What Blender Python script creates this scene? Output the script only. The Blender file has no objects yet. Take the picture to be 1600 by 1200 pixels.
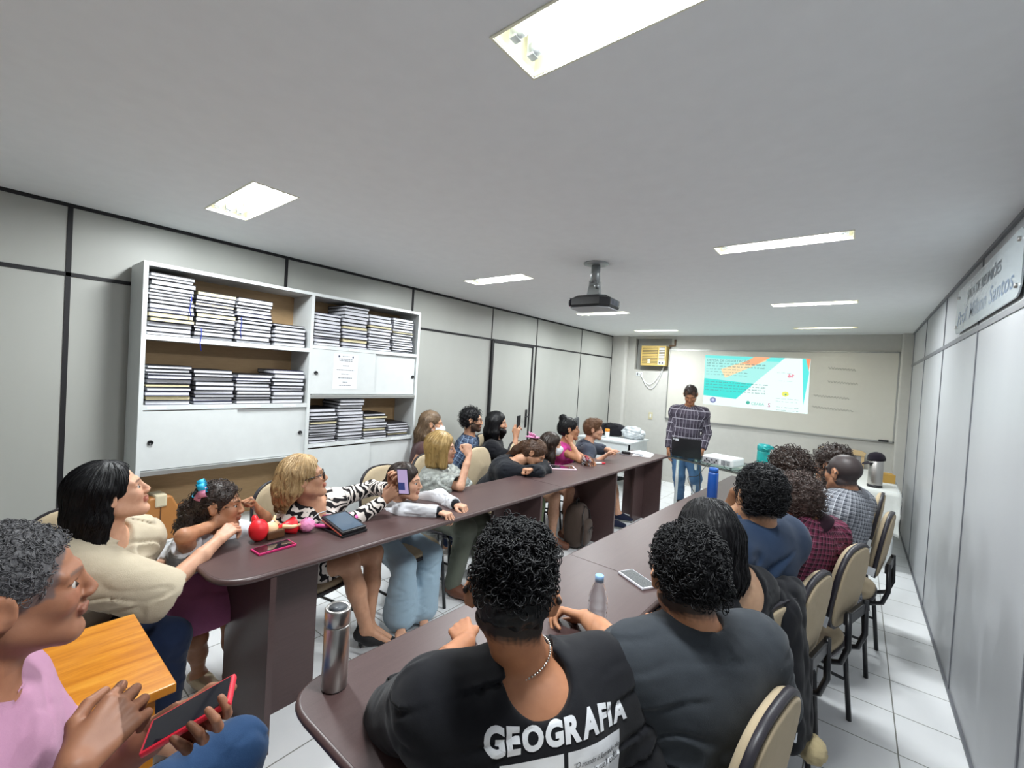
import bpy, bmesh, math, random
import numpy as np
from mathutils import Vector, Matrix, Euler
from mathutils.bvhtree import BVHTree
random.seed(7); RNG = np.random.RandomState(11)
PI = math.pi
sc = bpy.context.scene
COL = sc.collection
# ---------------------------------------------------------------- camera, world, exposure
CAM_P = Vector((3.52018, 0.0, 1.62873))
CAM_F = Vector((-0.62248, 0.78236, -0.02088)); CAM_R = Vector((0.78032, 0.62247, 0.06027)); CAM_U = Vector((-0.06015, -0.02122, 0.99796))
cam_d = bpy.data.cameras.new('camera'); cam = bpy.data.objects.new('camera', cam_d); COL.objects.link(cam)
cam_d.sensor_width = 36; cam_d.lens = 36 * 679.2 / 1600; cam_d.clip_start = 0.05; cam_d.clip_end = 50
m = Matrix((CAM_R, CAM_U, -CAM_F)).transposed().to_4x4(); m.translation = CAM_P
cam.matrix_world = m
sc.camera = cam
w = bpy.data.worlds.new('world'); sc.world = w; w.use_nodes = True
w.node_tree.nodes['Background'].inputs[0].default_value = (0.75, 0.8, 0.85, 1)
w.node_tree.nodes['Background'].inputs[1].default_value = 0.35
sc.view_settings.view_transform = 'Standard'; sc.view_settings.look = 'None'
sc.view_settings.gamma = 1; sc.view_settings.exposure = 1.12; sc.view_settings.use_curve_mapping = False
TUBE_POWER = 15.0     # watts of each ceiling fixture
W, D, H, Y0 = 4.02, 7.37, 2.44, -2.1
RAIL = 2.045
# ---------------------------------------------------------------- materials
def lin(c):
    if isinstance(c, str):
        c = [int(c[i:i + 2], 16) / 255 for i in (0, 2, 4)]
    return tuple((x / 12.92 if x <= 0.04045 else ((x + 0.055) / 1.055) ** 2.4) for x in c[:3]) + (1,)
MATS = {}
class NT:
    def __init__(s, name):
        s.m = bpy.data.materials.new(name); s.m.use_nodes = True; s.t = s.m.node_tree; s.p = s.t.nodes['Principled BSDF']
    def n(s, typ, **k):
        o = s.t.nodes.new(typ)
        for a, b in k.items():
            if a.startswith('i_'):
                key = a[2:]; key = int(key) if key.isdigit() else key.replace('_', ' ')
                o.inputs[key].default_value = b
            else: setattr(o, a, b)
        return o
    def l(s, a, b): s.t.links.new(a, b)
    def math(s, op, a, b=None, c=None):
        o = s.n('ShaderNodeMath', operation=op)
        for i, v in enumerate((a, b, c)):
            if v is None: continue
            if isinstance(v, (int, float)): o.inputs[i].default_value = v
            else: s.l(v, o.inputs[i])
        return o.outputs[0]
    def mix(s, fac, a, b):
        o = s.n('ShaderNodeMix', data_type='RGBA')
        for i, v in ((0, fac), (6, a), (7, b)):
            if isinstance(v, (int, float, tuple)): o.inputs[i].default_value = v
            else: s.l(v, o.inputs[i])
        return o.outputs[2]
    def coord(s, which='Object'): return s.n('ShaderNodeTexCoord').outputs[which]
    def noise(s, vec, scale, detail=3, rough=0.5, dist=0):
        o = s.n('ShaderNodeTexNoise', i_Scale=scale, i_Detail=detail, i_Roughness=rough, i_Distortion=dist)
        if vec is not None: s.l(vec, o.inputs['Vector'])
        return o.outputs['Fac']
    def ramp(s, fac, pts):
        o = s.n('ShaderNodeValToRGB'); e = o.color_ramp.elements
        while len(e) < len(pts): e.new(0.5)
        for el, (p, c) in zip(e, pts): el.position = p; el.color = c
        s.l(fac, o.inputs[0]); return o.outputs[0]
    def bump(s, h, strength=0.3, dist=0.002):
        o = s.n('ShaderNodeBump', i_Strength=strength, i_Distance=dist); s.l(h, o.inputs['Height']); s.l(o.outputs[0], s.p.inputs['Normal'])
    def scaled(s, vec, sc3):
        o = s.n('ShaderNodeMapping'); o.inputs['Scale'].default_value = sc3; s.l(vec, o.inputs['Vector']); return o.outputs[0]
    def setp(s, **k):
        for a, b in k.items():
            key = {'col': 'Base Color', 'rough': 'Roughness', 'metal': 'Metallic', 'spec': 'Specular IOR Level', 'coat': 'Coat Weight', 'trans': 'Transmission Weight', 'ior': 'IOR', 'alpha': 'Alpha', 'sss': 'Subsurface Weight', 'sheen': 'Sheen Weight', 'emc': 'Emission Color', 'ems': 'Emission Strength', 'coatr': 'Coat Roughness'}[a]
            if isinstance(b, (int, float, tuple)): s.p.inputs[key].default_value = b
            else: s.l(b, s.p.inputs[key])
        return s
def plain(name, c, rough=0.5, metal=0, bump=0, bscale=200, var=0.06, **k):
    if name in MATS: return MATS[name]
    t = NT(name); co = t.coord()
    nz = t.noise(co, 14, 4)
    c = lin(c); dk = tuple(x * (1 - var) for x in c[:3]) + (1,); lt = tuple(min(1, x * (1 + var)) for x in c[:3]) + (1,)
    t.setp(col=t.mix(nz, dk, lt), rough=rough, metal=metal, **k)
    if bump: t.bump(t.noise(co, bscale, 2), bump, 0.001)
    MATS[name] = t.m; return t.m
def emit(name, c, s):
    if name in MATS: return MATS[name]
    t = NT(name); t.setp(col=(0, 0, 0, 1), emc=lin(c), ems=s, rough=0.6); MATS[name] = t.m; return t.m
def dark_wood():
    t = NT('dark_laminate'); co = t.scaled(t.coord(), (60, 3, 60)); nz = t.noise(co, 1.5, 5, 0.6)
    fine = t.noise(t.coord(), 260, 2)
    t.setp(col=t.mix(t.math('MULTIPLY', fine, 0.35), t.mix(nz, lin('3d2c2b'), lin('523e3d')), lin('655150')), rough=0.38, spec=0.5)
    t.bump(fine, 0.15, 0.0005); return t.m
def orange_wood():
    t = NT('varnished_orange_wood'); co = t.scaled(t.coord(), (9, 1.0, 1)); nz = t.noise(co, 3, 6, 0.65, 0.6)
    t.setp(col=t.ramp(nz, [(0.25, lin('a3590c')), (0.5, lin('c87d1b')), (0.7, lin('dd9a35')), (1, lin('b5661a'))]), rough=0.28, coat=0.4, coatr=0.15)
    return t.m
def ply_wood():
    t = NT('cabinet_back_wood'); co = t.scaled(t.coord(), (1, 6, 40)); nz = t.noise(co, 2, 5, 0.6)
    t.setp(col=t.mix(nz, lin('a1825c'), lin('bd9d74')), rough=0.6); return t.m
def wall_panel(name, c1, c2):
    t = NT(name); co = t.coord(); nz = t.noise(t.scaled(co, (3, 3, 1)), 1.3, 4)
    t.setp(col=t.mix(nz, lin(c1), lin(c2)), rough=0.42, spec=0.45)
    t.bump(t.noise(co, 3.0, 3), 0.05, 0.01); return t.m
def floor_mat():
    t = NT('white_floor_tiles'); co = t.coord('Object'); sx = t.n('ShaderNodeSeparateXYZ'); t.l(co, sx.inputs[0])
    T = 0.3333
    def line(v, off):
        a = t.math('FRACT', t.math('DIVIDE', t.math('ADD', v, 10 * T - off), T))
        return t.math('LESS_THAN', t.math('ABSOLUTE', t.math('SUBTRACT', a, 0.5)), 0.5 - 0.0085), t.math('FLOOR', t.math('DIVIDE', t.math('ADD', v, 10 * T - off), T))
    inx, ix = line(sx.outputs[0], 3.763); iny, iy = line(sx.outputs[1], 3.362)
    tile = t.math('MULTIPLY', inx, iny)
    cmb = t.n('ShaderNodeCombineXYZ'); t.l(ix, cmb.inputs[0]); t.l(iy, cmb.inputs[1])
    wn = t.n('ShaderNodeTexWhiteNoise'); t.l(cmb.outputs[0], wn.inputs['Vector'])
    nz = t.noise(co, 9, 4)
    base = t.mix(t.math('ADD', t.math('MULTIPLY', wn.outputs[0], 0.4), t.math('MULTIPLY', nz, 0.6)), lin('eceef0'), lin('f6f7f8'))
    t.setp(col=t.mix(tile, lin('85857f'), base), rough=t.math('ADD', 0.55, t.math('MULTIPLY', tile, -0.33)), spec=0.5)
    t.bump(tile, 0.35, 0.002); return t.m
def fabric(name, c, c2=None, rough=0.9, scale=900, bump=0.25, sheen=0.1):
    if name in MATS: return MATS[name]
    t = NT(name); co = t.coord(); f = t.noise(co, scale, 2); b = t.noise(co, 22, 3)
    c = lin(c); c2 = lin(c2) if c2 else tuple(x * 0.82 for x in c[:3]) + (1,)
    t.setp(col=t.mix(t.math('ADD', t.math('MULTIPLY', f, 0.6), t.math('MULTIPLY', b, 0.4)), c2, c), rough=rough, sheen=sheen, spec=0.2)
    t.bump(t.math('ADD', f, t.math('MULTIPLY', b, 3)), bump, 0.0012); MATS[name] = t.m; return t.m
def glass(name, c, rough=0.02, ior=1.45):
    t = NT(name); t.setp(col=lin(c), rough=rough, trans=1.0, ior=ior); return t.m
M_DW = dark_wood(); M_OW = orange_wood(); M_PLY = ply_wood()
M_WL = wall_panel('wall_laminate_grey', 'a6a7a1', 'b0b1ac'); M_WR = wall_panel('wall_laminate_white', 'a6a8ac', 'afb1b4')
M_FLOOR = floor_mat()
M_WHITE = plain('cabinet_white', 'd0d4d4', 0.4); M_BLK = plain('black_metal', '17171a', 0.35); M_PLASTER = plain('far_wall_plaster', 'bfbeb8', 0.7, bump=0.1, bscale=60)
M_CEIL = plain('ceiling_paint', 'e6e8e9', 0.8, bump=0.05, bscale=30, var=0.04)
M_TRIM = plain('black_trim', '100e13', 0.6); M_GTRIM = plain('grey_trim', '6c6e74', 0.4)
M_CHROME = plain('steel', 'c4c4c2', 0.28, 1.0, var=0.03); M_PAGES = plain('book_pages', 'd2d3da', 0.8, bump=0.3, bscale=500)
M_PAGES2 = plain('cream_pages', 'd8cda6', 0.8); M_COVER = plain('book_cover_black', '101118', 0.5); M_COVERB = plain('book_cover_navy', '14183a', 0.5)
M_BLUE = plain('blue_ribbon', '1f318f', 0.6); M_PAPER = plain('paper_white', 'e3e6ea', 0.8); M_INK = plain('grey_ink', '6c7077', 0.8); M_DINK = plain('navy_ink', '2c3350', 0.6)
M_PLW = plain('white_plastic', 'dfe2e2', 0.35); M_PLB = plain('black_plastic', '141418', 0.35); M_SCREEN = plain('dark_screen', '1b1b24', 0.08, coat=0.6)
# ---------------------------------------------------------------- mesh helpers
class MB:
    def __init__(s): s.v = []; s.f = []; s.mi = []; s.sm = []
    def add(s, vs, fs, mi=0, smooth=False):
        o = len(s.v); s.v += [tuple(map(float, x)) for x in vs]
        for f in fs: s.f.append(tuple(i + o for i in f)); s.mi.append(mi); s.sm.append(smooth)
        return s
    def box(s, a, b, mi=0, M=None, bev=0):
        x0, y0, z0 = a; x1, y1, z1 = b
        if bev:
            bm = bmesh.new(); bmesh.ops.create_cube(bm, size=1)
            for v in bm.verts: v.co = Vector(((x0 + x1) / 2 + v.co.x * (x1 - x0), (y0 + y1) / 2 + v.co.y * (y1 - y0), (z0 + z1) / 2 + v.co.z * (z1 - z0)))
            bmesh.ops.bevel(bm, geom=list(bm.edges), offset=bev, segments=2, affect='EDGES', profile=0.6)
            bm.verts.index_update(); vs = [v.co.copy() for v in bm.verts]; fs = [[v.index for v in f.verts] for f in bm.faces]; bm.free()
            if M is not None: vs = [M @ v for v in vs]
            return s.add(vs, fs, mi, False)
        vs = [(x0, y0, z0), (x1, y0, z0), (x1, y1, z0), (x0, y1, z0), (x0, y0, z1), (x1, y0, z1), (x1, y1, z1), (x0, y1, z1)]
        if M is not None: vs = [M @ Vector(v) for v in vs]
        return s.add(vs, [(3, 2, 1, 0), (4, 5, 6, 7), (0, 1, 5, 4), (1, 2, 6, 5), (2, 3, 7, 6), (3, 0, 4, 7)], mi)
    def tube(s, pts, r, seg=10, mi=0, caps=True, closed=False):
        pts = [Vector(p) for p in pts]; n = len(pts)
        rs = r if isinstance(r, (list, tuple)) else [r] * n
        up = None; rings = []
        for i, p in enumerate(pts):
            if closed: t = pts[(i + 1) % n] - pts[i - 1]
            else: t = pts[min(i + 1, n - 1)] - pts[max(i - 1, 0)]
            if t.length < 1e-9: t = Vector((0, 0, 1))
            t.normalize()
            if up is None: up = t.orthogonal().normalized()
            up = (up - t * up.dot(t))
            up = t.orthogonal().normalized() if up.length < 1e-6 else up.normalized()
            b = t.cross(up)
            rings.append([p + (up * math.cos(2 * PI * k / seg) + b * math.sin(2 * PI * k / seg)) * rs[i] for k in range(seg)])
        vs = [v for rg in rings for v in rg]; fs = []
        for i in range(n if closed else n - 1):
            j = (i + 1) % n
            for k in range(seg): fs.append((i * seg + k, i * seg + (k + 1) % seg, j * seg + (k + 1) % seg, j * seg + k))
        if caps and not closed: fs.append(tuple(range(seg))[::-1]); fs.append(tuple((n - 1) * seg + k for k in range(seg)))
        return s.add(vs, fs, mi, True)
    def lathe(s, prof, c=(0, 0, 0), seg=28, mi=0, M=None, smooth=True):
        vs = []; fs = []
        for r, z in prof:
            for k in range(seg):
                a = 2 * PI * k / seg; vs.append(Vector((c[0] + r * math.cos(a), c[1] + r * math.sin(a), c[2] + z)))
        if M is not None: vs = [M @ v for v in vs]
        for i in range(len(prof) - 1):
            for k in range(seg): fs.append((i * seg + k, i * seg + (k + 1) % seg, (i + 1) * seg + (k + 1) % seg, (i + 1) * seg + k))
        if prof[0][0] > 1e-5: fs.append(tuple(range(seg))[::-1])
        if prof[-1][0] > 1e-5: fs.append(tuple((len(prof) - 1) * seg + k for k in range(seg)))
        return s.add(vs, fs, mi, smooth)
    def prism(s, poly, z0, z1, mi=0, M=None, smooth=False):
        n = len(poly); vs = [Vector((x, y, z0)) for x, y in poly] + [Vector((x, y, z1)) for x, y in poly]
        if M is not None: vs = [M @ v for v in vs]
        s.add(vs, [tuple(range(n))[::-1], tuple(range(n, 2 * n))], mi, False)
        o = len(s.v) - 2 * n
        for i in range(n): s.f.append((o + i, o + (i + 1) % n, o + n + (i + 1) % n, o + n + i)); s.mi.append(mi); s.sm.append(smooth)
        return s
    def ball(s, c, r, mi=0, seg=16, rings=10, M=None):
        rr = r if isinstance(r, (tuple, list)) else (r, r, r); vs = []; fs = []
        for i in range(rings + 1):
            th = PI * i / rings
            for k in range(seg):
                a = 2 * PI * k / seg; vs.append(Vector((rr[0] * math.sin(th) * math.cos(a), rr[1] * math.sin(th) * math.sin(a), rr[2] * math.cos(th))))
        vs = [(M.to_3x3() @ v if M is not None else v) + Vector(c) for v in vs]
        for i in range(rings):
            for k in range(seg): fs.append((i * seg + k, (i + 1) * seg + k, (i + 1) * seg + (k + 1) % seg, i * seg + (k + 1) % seg))
        return s.add(vs, fs, mi, True)
    def build(s, name, mats, parent=None):
        me = bpy.data.meshes.new(name); me.from_pydata(s.v, [], s.f); me.validate(clean_customdata=False)
        for mm in (mats if isinstance(mats, (list, tuple)) else [mats]): me.materials.append(mm)
        if len(me.polygons) == len(s.mi):
            me.polygons.foreach_set('material_index', s.mi); me.polygons.foreach_set('use_smooth', s.sm)
        me.update(); o = bpy.data.objects.new(name, me); COL.objects.link(o)
        if parent is not None: o.parent = parent
        return o
def tag(o, label, cat, group=None, kind=None):
    if label: o['label'] = label
    if cat: o['category'] = cat
    if group: o['group'] = group
    if kind: o['kind'] = kind
    return o
def thing(name, label, cat, loc=(0, 0, 0), rz=0, group=None):
    o = bpy.data.objects.new(name, None); COL.objects.link(o); o.empty_display_size = 0.05
    o.location = loc; o.rotation_euler = (0, 0, rz); return tag(o, label, cat, group)
def struct(o): o['kind'] = 'structure'; return o
def copy_tree(root, loc=None, rz=None, label=None, group=None):
    r = root.copy(); COL.objects.link(r)
    if loc is not None: r.location = loc
    if rz is not None: r.rotation_euler = (0, 0, rz)
    if label: r['label'] = label
    if group: r['group'] = group
    for ch in list(root.children):
        c = ch.copy(); COL.objects.link(c); c.parent = r
        for g in ch.children:
            d = g.copy(); COL.objects.link(d); d.parent = c
    return r
def text_mesh(txt, size, font_off=0.0, ext=0.0, align='LEFT', spacing=1.0, shear=0):
    cu = bpy.data.curves.new('t', 'FONT'); cu.body = txt; cu.size = size; cu.offset = font_off; cu.extrude = ext; cu.align_x = align; cu.space_character = spacing; cu.shear = shear
    cu.resolution_u = 4
    o = bpy.data.objects.new('t', cu); COL.objects.link(o); bpy.context.view_layer.update()
    dg = bpy.context.evaluated_depsgraph_get(); me = bpy.data.meshes.new_from_object(o.evaluated_get(dg))
    vs = [v.co.copy() for v in me.vertices]; fs = [tuple(p.vertices) for p in me.polygons]
    bpy.data.objects.remove(o); bpy.data.curves.remove(cu); bpy.data.meshes.remove(me); return vs, fs
def add_text(mb, txt, size, M, mi=0, **k):
    vs, fs = text_mesh(txt, size, **k); mb.add([M @ v for v in vs], fs, mi); return mb
def rot(ax, deg): return Matrix.Rotation(math.radians(deg), 4, ax)
def T(*p): return Matrix.Translation(Vector(p if len(p) == 3 else p[0]))
# ================================================================= ROOM
def slab(name, a, b, mat): return struct(MB().box(a, b).build(name, mat))
slab('floor', (-0.1, Y0 - 0.1, -0.08), (W + 0.1, D + 0.1, 0), M_FLOOR)
slab('wall_left', (-0.08, Y0, 0), (0, D, H), M_WL)
slab('wall_right', (W, Y0, 0), (W + 0.08, D, H), M_WR)
slab('wall_near', (-0.08, Y0 - 0.08, 0), (W + 0.08, Y0, H), M_WL)
# far wall, with the recess for the air conditioner
mb = MB()
mb.box((-0.08, D, 0), (0.40, D + 0.3, H)).box((1.03, D, 0), (W + 0.08, D + 0.3, H)).box((0.40, D, 0), (1.03, D + 0.3, 1.86)).box((0.40, D, 2.40), (1.03, D + 0.3, H)).box((0.40, D + 0.25, 1.86), (1.03, D + 0.3, 2.40))
struct(mb.build('wall_far', M_PLASTER))
# rounded corner piers
def pier(x0, x1, r=0.05, left=True):
    y0 = D - 0.10; pts = [(x0, D), (x0, y0)]
    if left: pts = [(x0, D), (x0, y0)] + [(x1 - r + r * math.sin(a), y0 + r - r * math.cos(a)) for a in [i * PI / 16 for i in range(9)]] + [(x1, D)]
    else: pts = [(x0, D)] + [(x0 + r - r * math.cos(a), y0 + r - r * math.sin(a)) for a in [i * PI / 16 for i in range(9)]] + [(x1, y0), (x1, D)]
    return MB().prism(pts, 0, H, smooth=False)
struct(pier(0.0, 0.28).build('trim_1', M_PLASTER)); struct(pier(3.915, W, 0.02, False).build('trim_2', M_PLASTER))
# ceiling with holes for the light troughs
LIGHTS = [(0.985, 0.90, 0.20), (3.10, 0.86, 0.17), (1.04, 2.83, 0.17), (3.135, 2.77, 0.14), (1.04, 4.79, 0.15), (3.15, 4.77, 0.14), (1.04, 6.57, 0.13), (3.15, 6.57, 0.12)]
FL = 0.64
xs = sorted({-0.08, W + 0.08} | {round(x + s * FL / 2, 4) for x, y, w_ in LIGHTS for s in (-1, 1)})
ys = sorted({Y0, D} | {round(y + s * w_ / 2, 4) for x, y, w_ in LIGHTS for s in (-1, 1)})
mb = MB()
for i in range(len(xs) - 1):
    for j in range(len(ys) - 1):
        cx, cy = (xs[i] + xs[i + 1]) / 2, (ys[j] + ys[j + 1]) / 2
        if any(abs(cx - x) < FL / 2 - 1e-4 and abs(cy - y) < w_ / 2 - 1e-4 for x, y, w_ in LIGHTS): continue
        mb.box((xs[i], ys[j], H), (xs[i + 1], ys[j + 1], H + 0.06))
mb.box((-0.08, Y0, H + 0.18), (W + 0.08, D, H + 0.2))
struct(mb.build('ceiling', M_CEIL))
# partition joints
YL = [0.347, 1.53, 2.757, 3.971, 4.912, 6.147]; YR = [7.178, 5.957, 4.733, 3.487, 2.26, 1.03, -0.2]
mb = MB()
mb.box((0, Y0, RAIL - 0.011), (0.006, D - 0.1, RAIL + 0.011)).box((0, Y0, H - 0.02), (0.008, D - 0.1, H))
for y in [-0.87] + YL[:3]: mb.box((0, y - 0.011, 0), (0.006, y + 0.011, H))
struct(mb.build('trim_3', M_TRIM))
mb = MB()
for y in YL[3:]: mb.box((0, y - 0.006, 0 if y > 4.95 else RAIL), (0.005, y + 0.006, H))
mb.box((0, D - 0.112, 0), (0.006, D - 0.1, H)).box((0, Y0, 0), (0.012, D - 0.1, 0.02))
struct(mb.build('trim_4', M_TRIM))
mb = MB()
mb.box((W - 0.006, Y0, RAIL - 0.021), (W, D - 0.1, RAIL + 0.009)).box((W - 0.014, Y0, H - 0.018), (W, D - 0.1, H)).box((W - 0.012, Y0, 0), (W, D - 0.1, 0.014))
for y in YR: mb.box((W - 0.005, y - 0.007, 0), (W, y + 0.007, H))
struct(mb.build('trim_5', M_GTRIM))
mb = MB().box((0.28, D - 0.014, 0), (3.915, D, 0.08))
struct(mb.build('baseboard_far', M_PLASTER))
# door in the left wall
dr = thing('door_1', None, None); dr['kind'] = 'structure'
DY0, DY1 = 3.985, 4.80
MB().box((0, DY0 + 0.02, 0.01), (0.022, DY1 - 0.012, RAIL - 0.04)).build('door_leaf', M_WL, dr)
MB().box((0, DY0 - 0.022, 0), (0.03, DY0 + 0.012, RAIL - 0.01)).box((0, DY0, RAIL - 0.035), (0.03, DY1 + 0.02, RAIL)).box((0, DY1 - 0.006, 0), (0.028, DY1 + 0.018, RAIL)).box((0, DY1 + 0.10, 0), (0.014, DY1 + 0.116, RAIL)).build('door_frame', M_TRIM, dr)
MB().box((0.022, DY1 - 0.085, 0.93), (0.032, DY1 - 0.045, 1.17), bev=0.004).tube([(0.03, DY1 - 0.065, 1.08), (0.07, DY1 - 0.065, 1.08), (0.075, DY1 - 0.15, 1.08)], 0.009).build('door_handle', M_BLK, dr)
# ---------------------------------------------------------------- ceiling lights
M_TROUGH = plain('fixture_cream_enamel', 'e6e4cf', 0.35); M_TUBE = emit('lit_tube', 'ffffff', 7.0); M_TUBED = emit('weak_lit_tube', 'fff6dc', 1.3); M_TCAP = plain('tube_cap', 'b9c2c8', 0.3)
LLAB = ['nearest left ceiling tube light, above the white bookcase', 'nearest right ceiling tube light, cut by the top of the picture', 'second tube light from the camera in the left ceiling row', 'second tube light in the right row, nearest the wall sign',
        'third tube light in the left row, just beyond the hanging projector', 'third tube light from the camera in the right ceiling row', 'farthest tube light of the left row, in front of the air conditioner', 'farthest right ceiling light, dim with yellowish ends']
for i, (x, y, w_) in enumerate(LIGHTS):
    t = thing('ceiling_light', LLAB[i], 'ceiling light', (x, y, H), 0, 'recessed tube lights in the ceiling')
    h = w_ / 2; L = FL / 2; d = 0.075
    mb = MB().box((-L, -h, d), (L, h, d + 0.004)).box((-L, -h, 0), (-L + 0.004, h, d)).box((L - 0.004, -h, 0), (L, h, d)).box((-L, -h, 0), (L, -h + 0.004, d)).box((-L, h - 0.004, 0), (L, h, d))
    mb.box((-L - 0.006, -h - 0.006, -0.003), (L + 0.006, -h, 0.001)).box((-L - 0.006, h, -0.003), (L + 0.006, h + 0.006, 0.001)).box((-L - 0.006, -h, -0.003), (-L, h, 0.001)).box((L, -h, -0.003), (L + 0.006, h, 0.001))
    mb.build('housing', M_TROUGH, t)
    dim = i == 7
    for k in ((-1, 0, 1) if i == 0 else (-1, 1)):
        yy = k * (0.055 if i == 0 else h * 0.42)
        tb = MB().tube([(-L + 0.055, yy, 0.03), (L - 0.055, yy, 0.03)], 0.0145, 12).build('tube', M_TUBED if dim else M_TUBE, t)
        for s in (-1, 1):
            MB().tube([(s * (L - 0.056), yy, 0.03), (s * (L - 0.03), yy, 0.03)], 0.017, 12).box((s * (L - 0.03) - 0.01, yy - 0.012, 0.012), (s * (L - 0.03) + 0.01, yy + 0.012, 0.074)).build('tube_socket', M_TCAP, tb)
    ld = bpy.data.lights.new('tube_glow', 'AREA'); ld.shape = 'RECTANGLE'; ld.size = FL - 0.12; ld.size_y = w_ * 0.75; ld.energy = TUBE_POWER * (0.12 if dim else 1) * (1.1 if i == 0 else 1); ld.color = (0.93, 0.98, 1.0) if not dim else (1, 0.93, 0.75)
    lo = bpy.data.objects.new('tube_glow', ld); COL.objects.link(lo); lo.parent = t; lo.location = (0, 0, 0.012)
# ---------------------------------------------------------------- air conditioner in its recess
M_ACY = plain('aged_yellow_plastic', 'ccb068', 0.5); M_ACD = plain('ac_grille_shade', '6d6146', 0.6); M_GREYFR = plain('grey_wood_infill', '9c9d9b', 0.7)
MB().box((0.42, D + 0.06, 1.86), (1.03, D + 0.10, 2.40)).build('recess_infill_panel', M_GREYFR)
o = bpy.data.objects['recess_infill_panel']; o.name = 'trim_6'; struct(o)
ac = thing('air_conditioner', 'yellowed window air conditioner set in the far wall beside the whiteboard', 'air conditioner', (0.77, D, 1.93))
MB().box((-0.215, -0.12, 0), (0.215, 0.055, 0.335), bev=0.008).build('case', M_ACY, ac)
mb = MB()
for i in range(11): mb.box((-0.19, -0.134, 0.03 + i * 0.026), (0.075, -0.12, 0.042 + i * 0.026))
mb.build('front_grille', M_ACY, ac)
mb = MB().box((0.10, -0.124, 0.10), (0.195, -0.12, 0.315)).box((-0.192, -0.1225, 0.025), (0.078, -0.12, 0.31)); mb.build('opening_shade', M_ACD, ac)  # flat dark sheets: shade between slats and louvres painted as colour
mb = MB()
for i in range(8): mb.box((0.102, -0.132, 0.108 + i * 0.026), (0.193, -0.122, 0.118 + i * 0.026), M=None)
mb.build('louvres', M_PLW, ac)
mb = MB().box((0.09, -0.123, 0.02), (0.20, -0.12, 0.085)); mb.build('control_panel', M_PLW, ac)
for kx in (0.12, 0.165): MB().lathe([(0.013, 0), (0.012, 0.014), (0.0, 0.014)], M=T(kx, -0.123, 0.05) @ rot('X', 90), seg=14).build('knob', M_PLB, ac)
MB().box((-0.09, -0.1285, 0.04), (-0.045, -0.1275, 0.12)).build('sticker', M_PAPER, ac)
tag(MB().tube([(0.93 - 0.41 * u, D - 0.016, 1.93 - 0.13 * u - 0.33 * math.sin(PI * u ** 0.9)) for u in [i / 24 for i in range(25)]], 0.006, 6).tube([(0.93 - 0.42 * u, D - 0.02, 1.93 - 0.13 * u - 0.25 * math.sin(PI * u)) for u in [i / 24 for i in range(25)]], 0.005, 6).build('hanging_cable', M_PLW), 'white power cord looping below the air conditioner', 'cord')
so = thing('wall_socket', 'double wall socket just below the air conditioner', 'socket', (0.50, D, 1.78))
MB().box((-0.06, -0.01, -0.035), (0.06, 0, 0.035), bev=0.003).build('plate', M_PLW, so)
for kx in (-0.03, 0.03): MB().box((kx - 0.014, -0.013, -0.02), (kx + 0.014, -0.009, 0.02)).build('outlet', M_GTRIM, so)
sw = thing('light_switch', 'beige switch plate low on the far wall left of the presenter', 'switch', (0.75, D, 1.07))
MB().box((-0.035, -0.01, -0.06), (0.035, 0, 0.06), bev=0.003).build('plate', plain('beige_plastic', 'c5bd9c', 0.5), sw)
MB().box((-0.012, -0.014, -0.03), (0.012, -0.009, 0.03)).build('rocker', M_PLW, sw)
tag(MB().tube([(1.09, D - 0.02, 2.38), (1.09, D - 0.02, 2.28), (1.0, D - 0.03, 2.275)], 0.018, 8).build('pipe_stub', plain('rust_brown', '6e5743', 0.7)), 'short brown pipe stub above the whiteboard corner by the air conditioner', 'pipe')
# ---------------------------------------------------------------- whiteboard, slide
M_WB = plain('whiteboard_enamel', 'cfcdc3', 0.22, coat=0.3, var=0.02); M_ALU = plain('aluminium', 'a8a9a6', 0.4, 0.7)
wb = thing('whiteboard', 'long wall-mounted whiteboard with aluminium frame behind the presenter', 'whiteboard', (0, D, 0))
MB().box((1.02, -0.022, 1.07), (3.90, -0.002, 2.20)).build('board', M_WB, wb)
MB().box((1.005, -0.032, 1.052), (3.915, 0, 1.072)).box((1.005, -0.032, 2.196), (3.915, 0, 2.214)).box((1.005, -0.032, 1.06), (1.022, 0, 2.21)).box((3.897, -0.032, 1.06), (3.915, 0, 2.21)).build('frame', M_ALU, wb)
mb = MB(); rr = random.Random(3)
for (x0, z0, n, wd) in ((3.18, 1.985, 9, 0.30), (3.18, 1.80, 10, 0.34), (3.04, 1.60, 11, 0.40), (3.03, 1.44, 12, 0.46)):
    x = x0; pts = []
    for k in range(n * 6): pts.append((x0 + wd * k / (n * 6), -0.0235, z0 - 0.02 * k / (n * 6) + 0.018 * math.sin(k * 1.15) * (0.5 + rr.random() * 0.6)))
    mb.tube(pts, 0.0022, 4)
mb.build('handwriting', plain('faded_marker', '9a9c93', 0.7), wb)
mb = MB().box((3.76, -0.05, 1.062), (3.86, -0.03, 1.085)); mb.build('eraser', M_PLB, wb)
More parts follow.
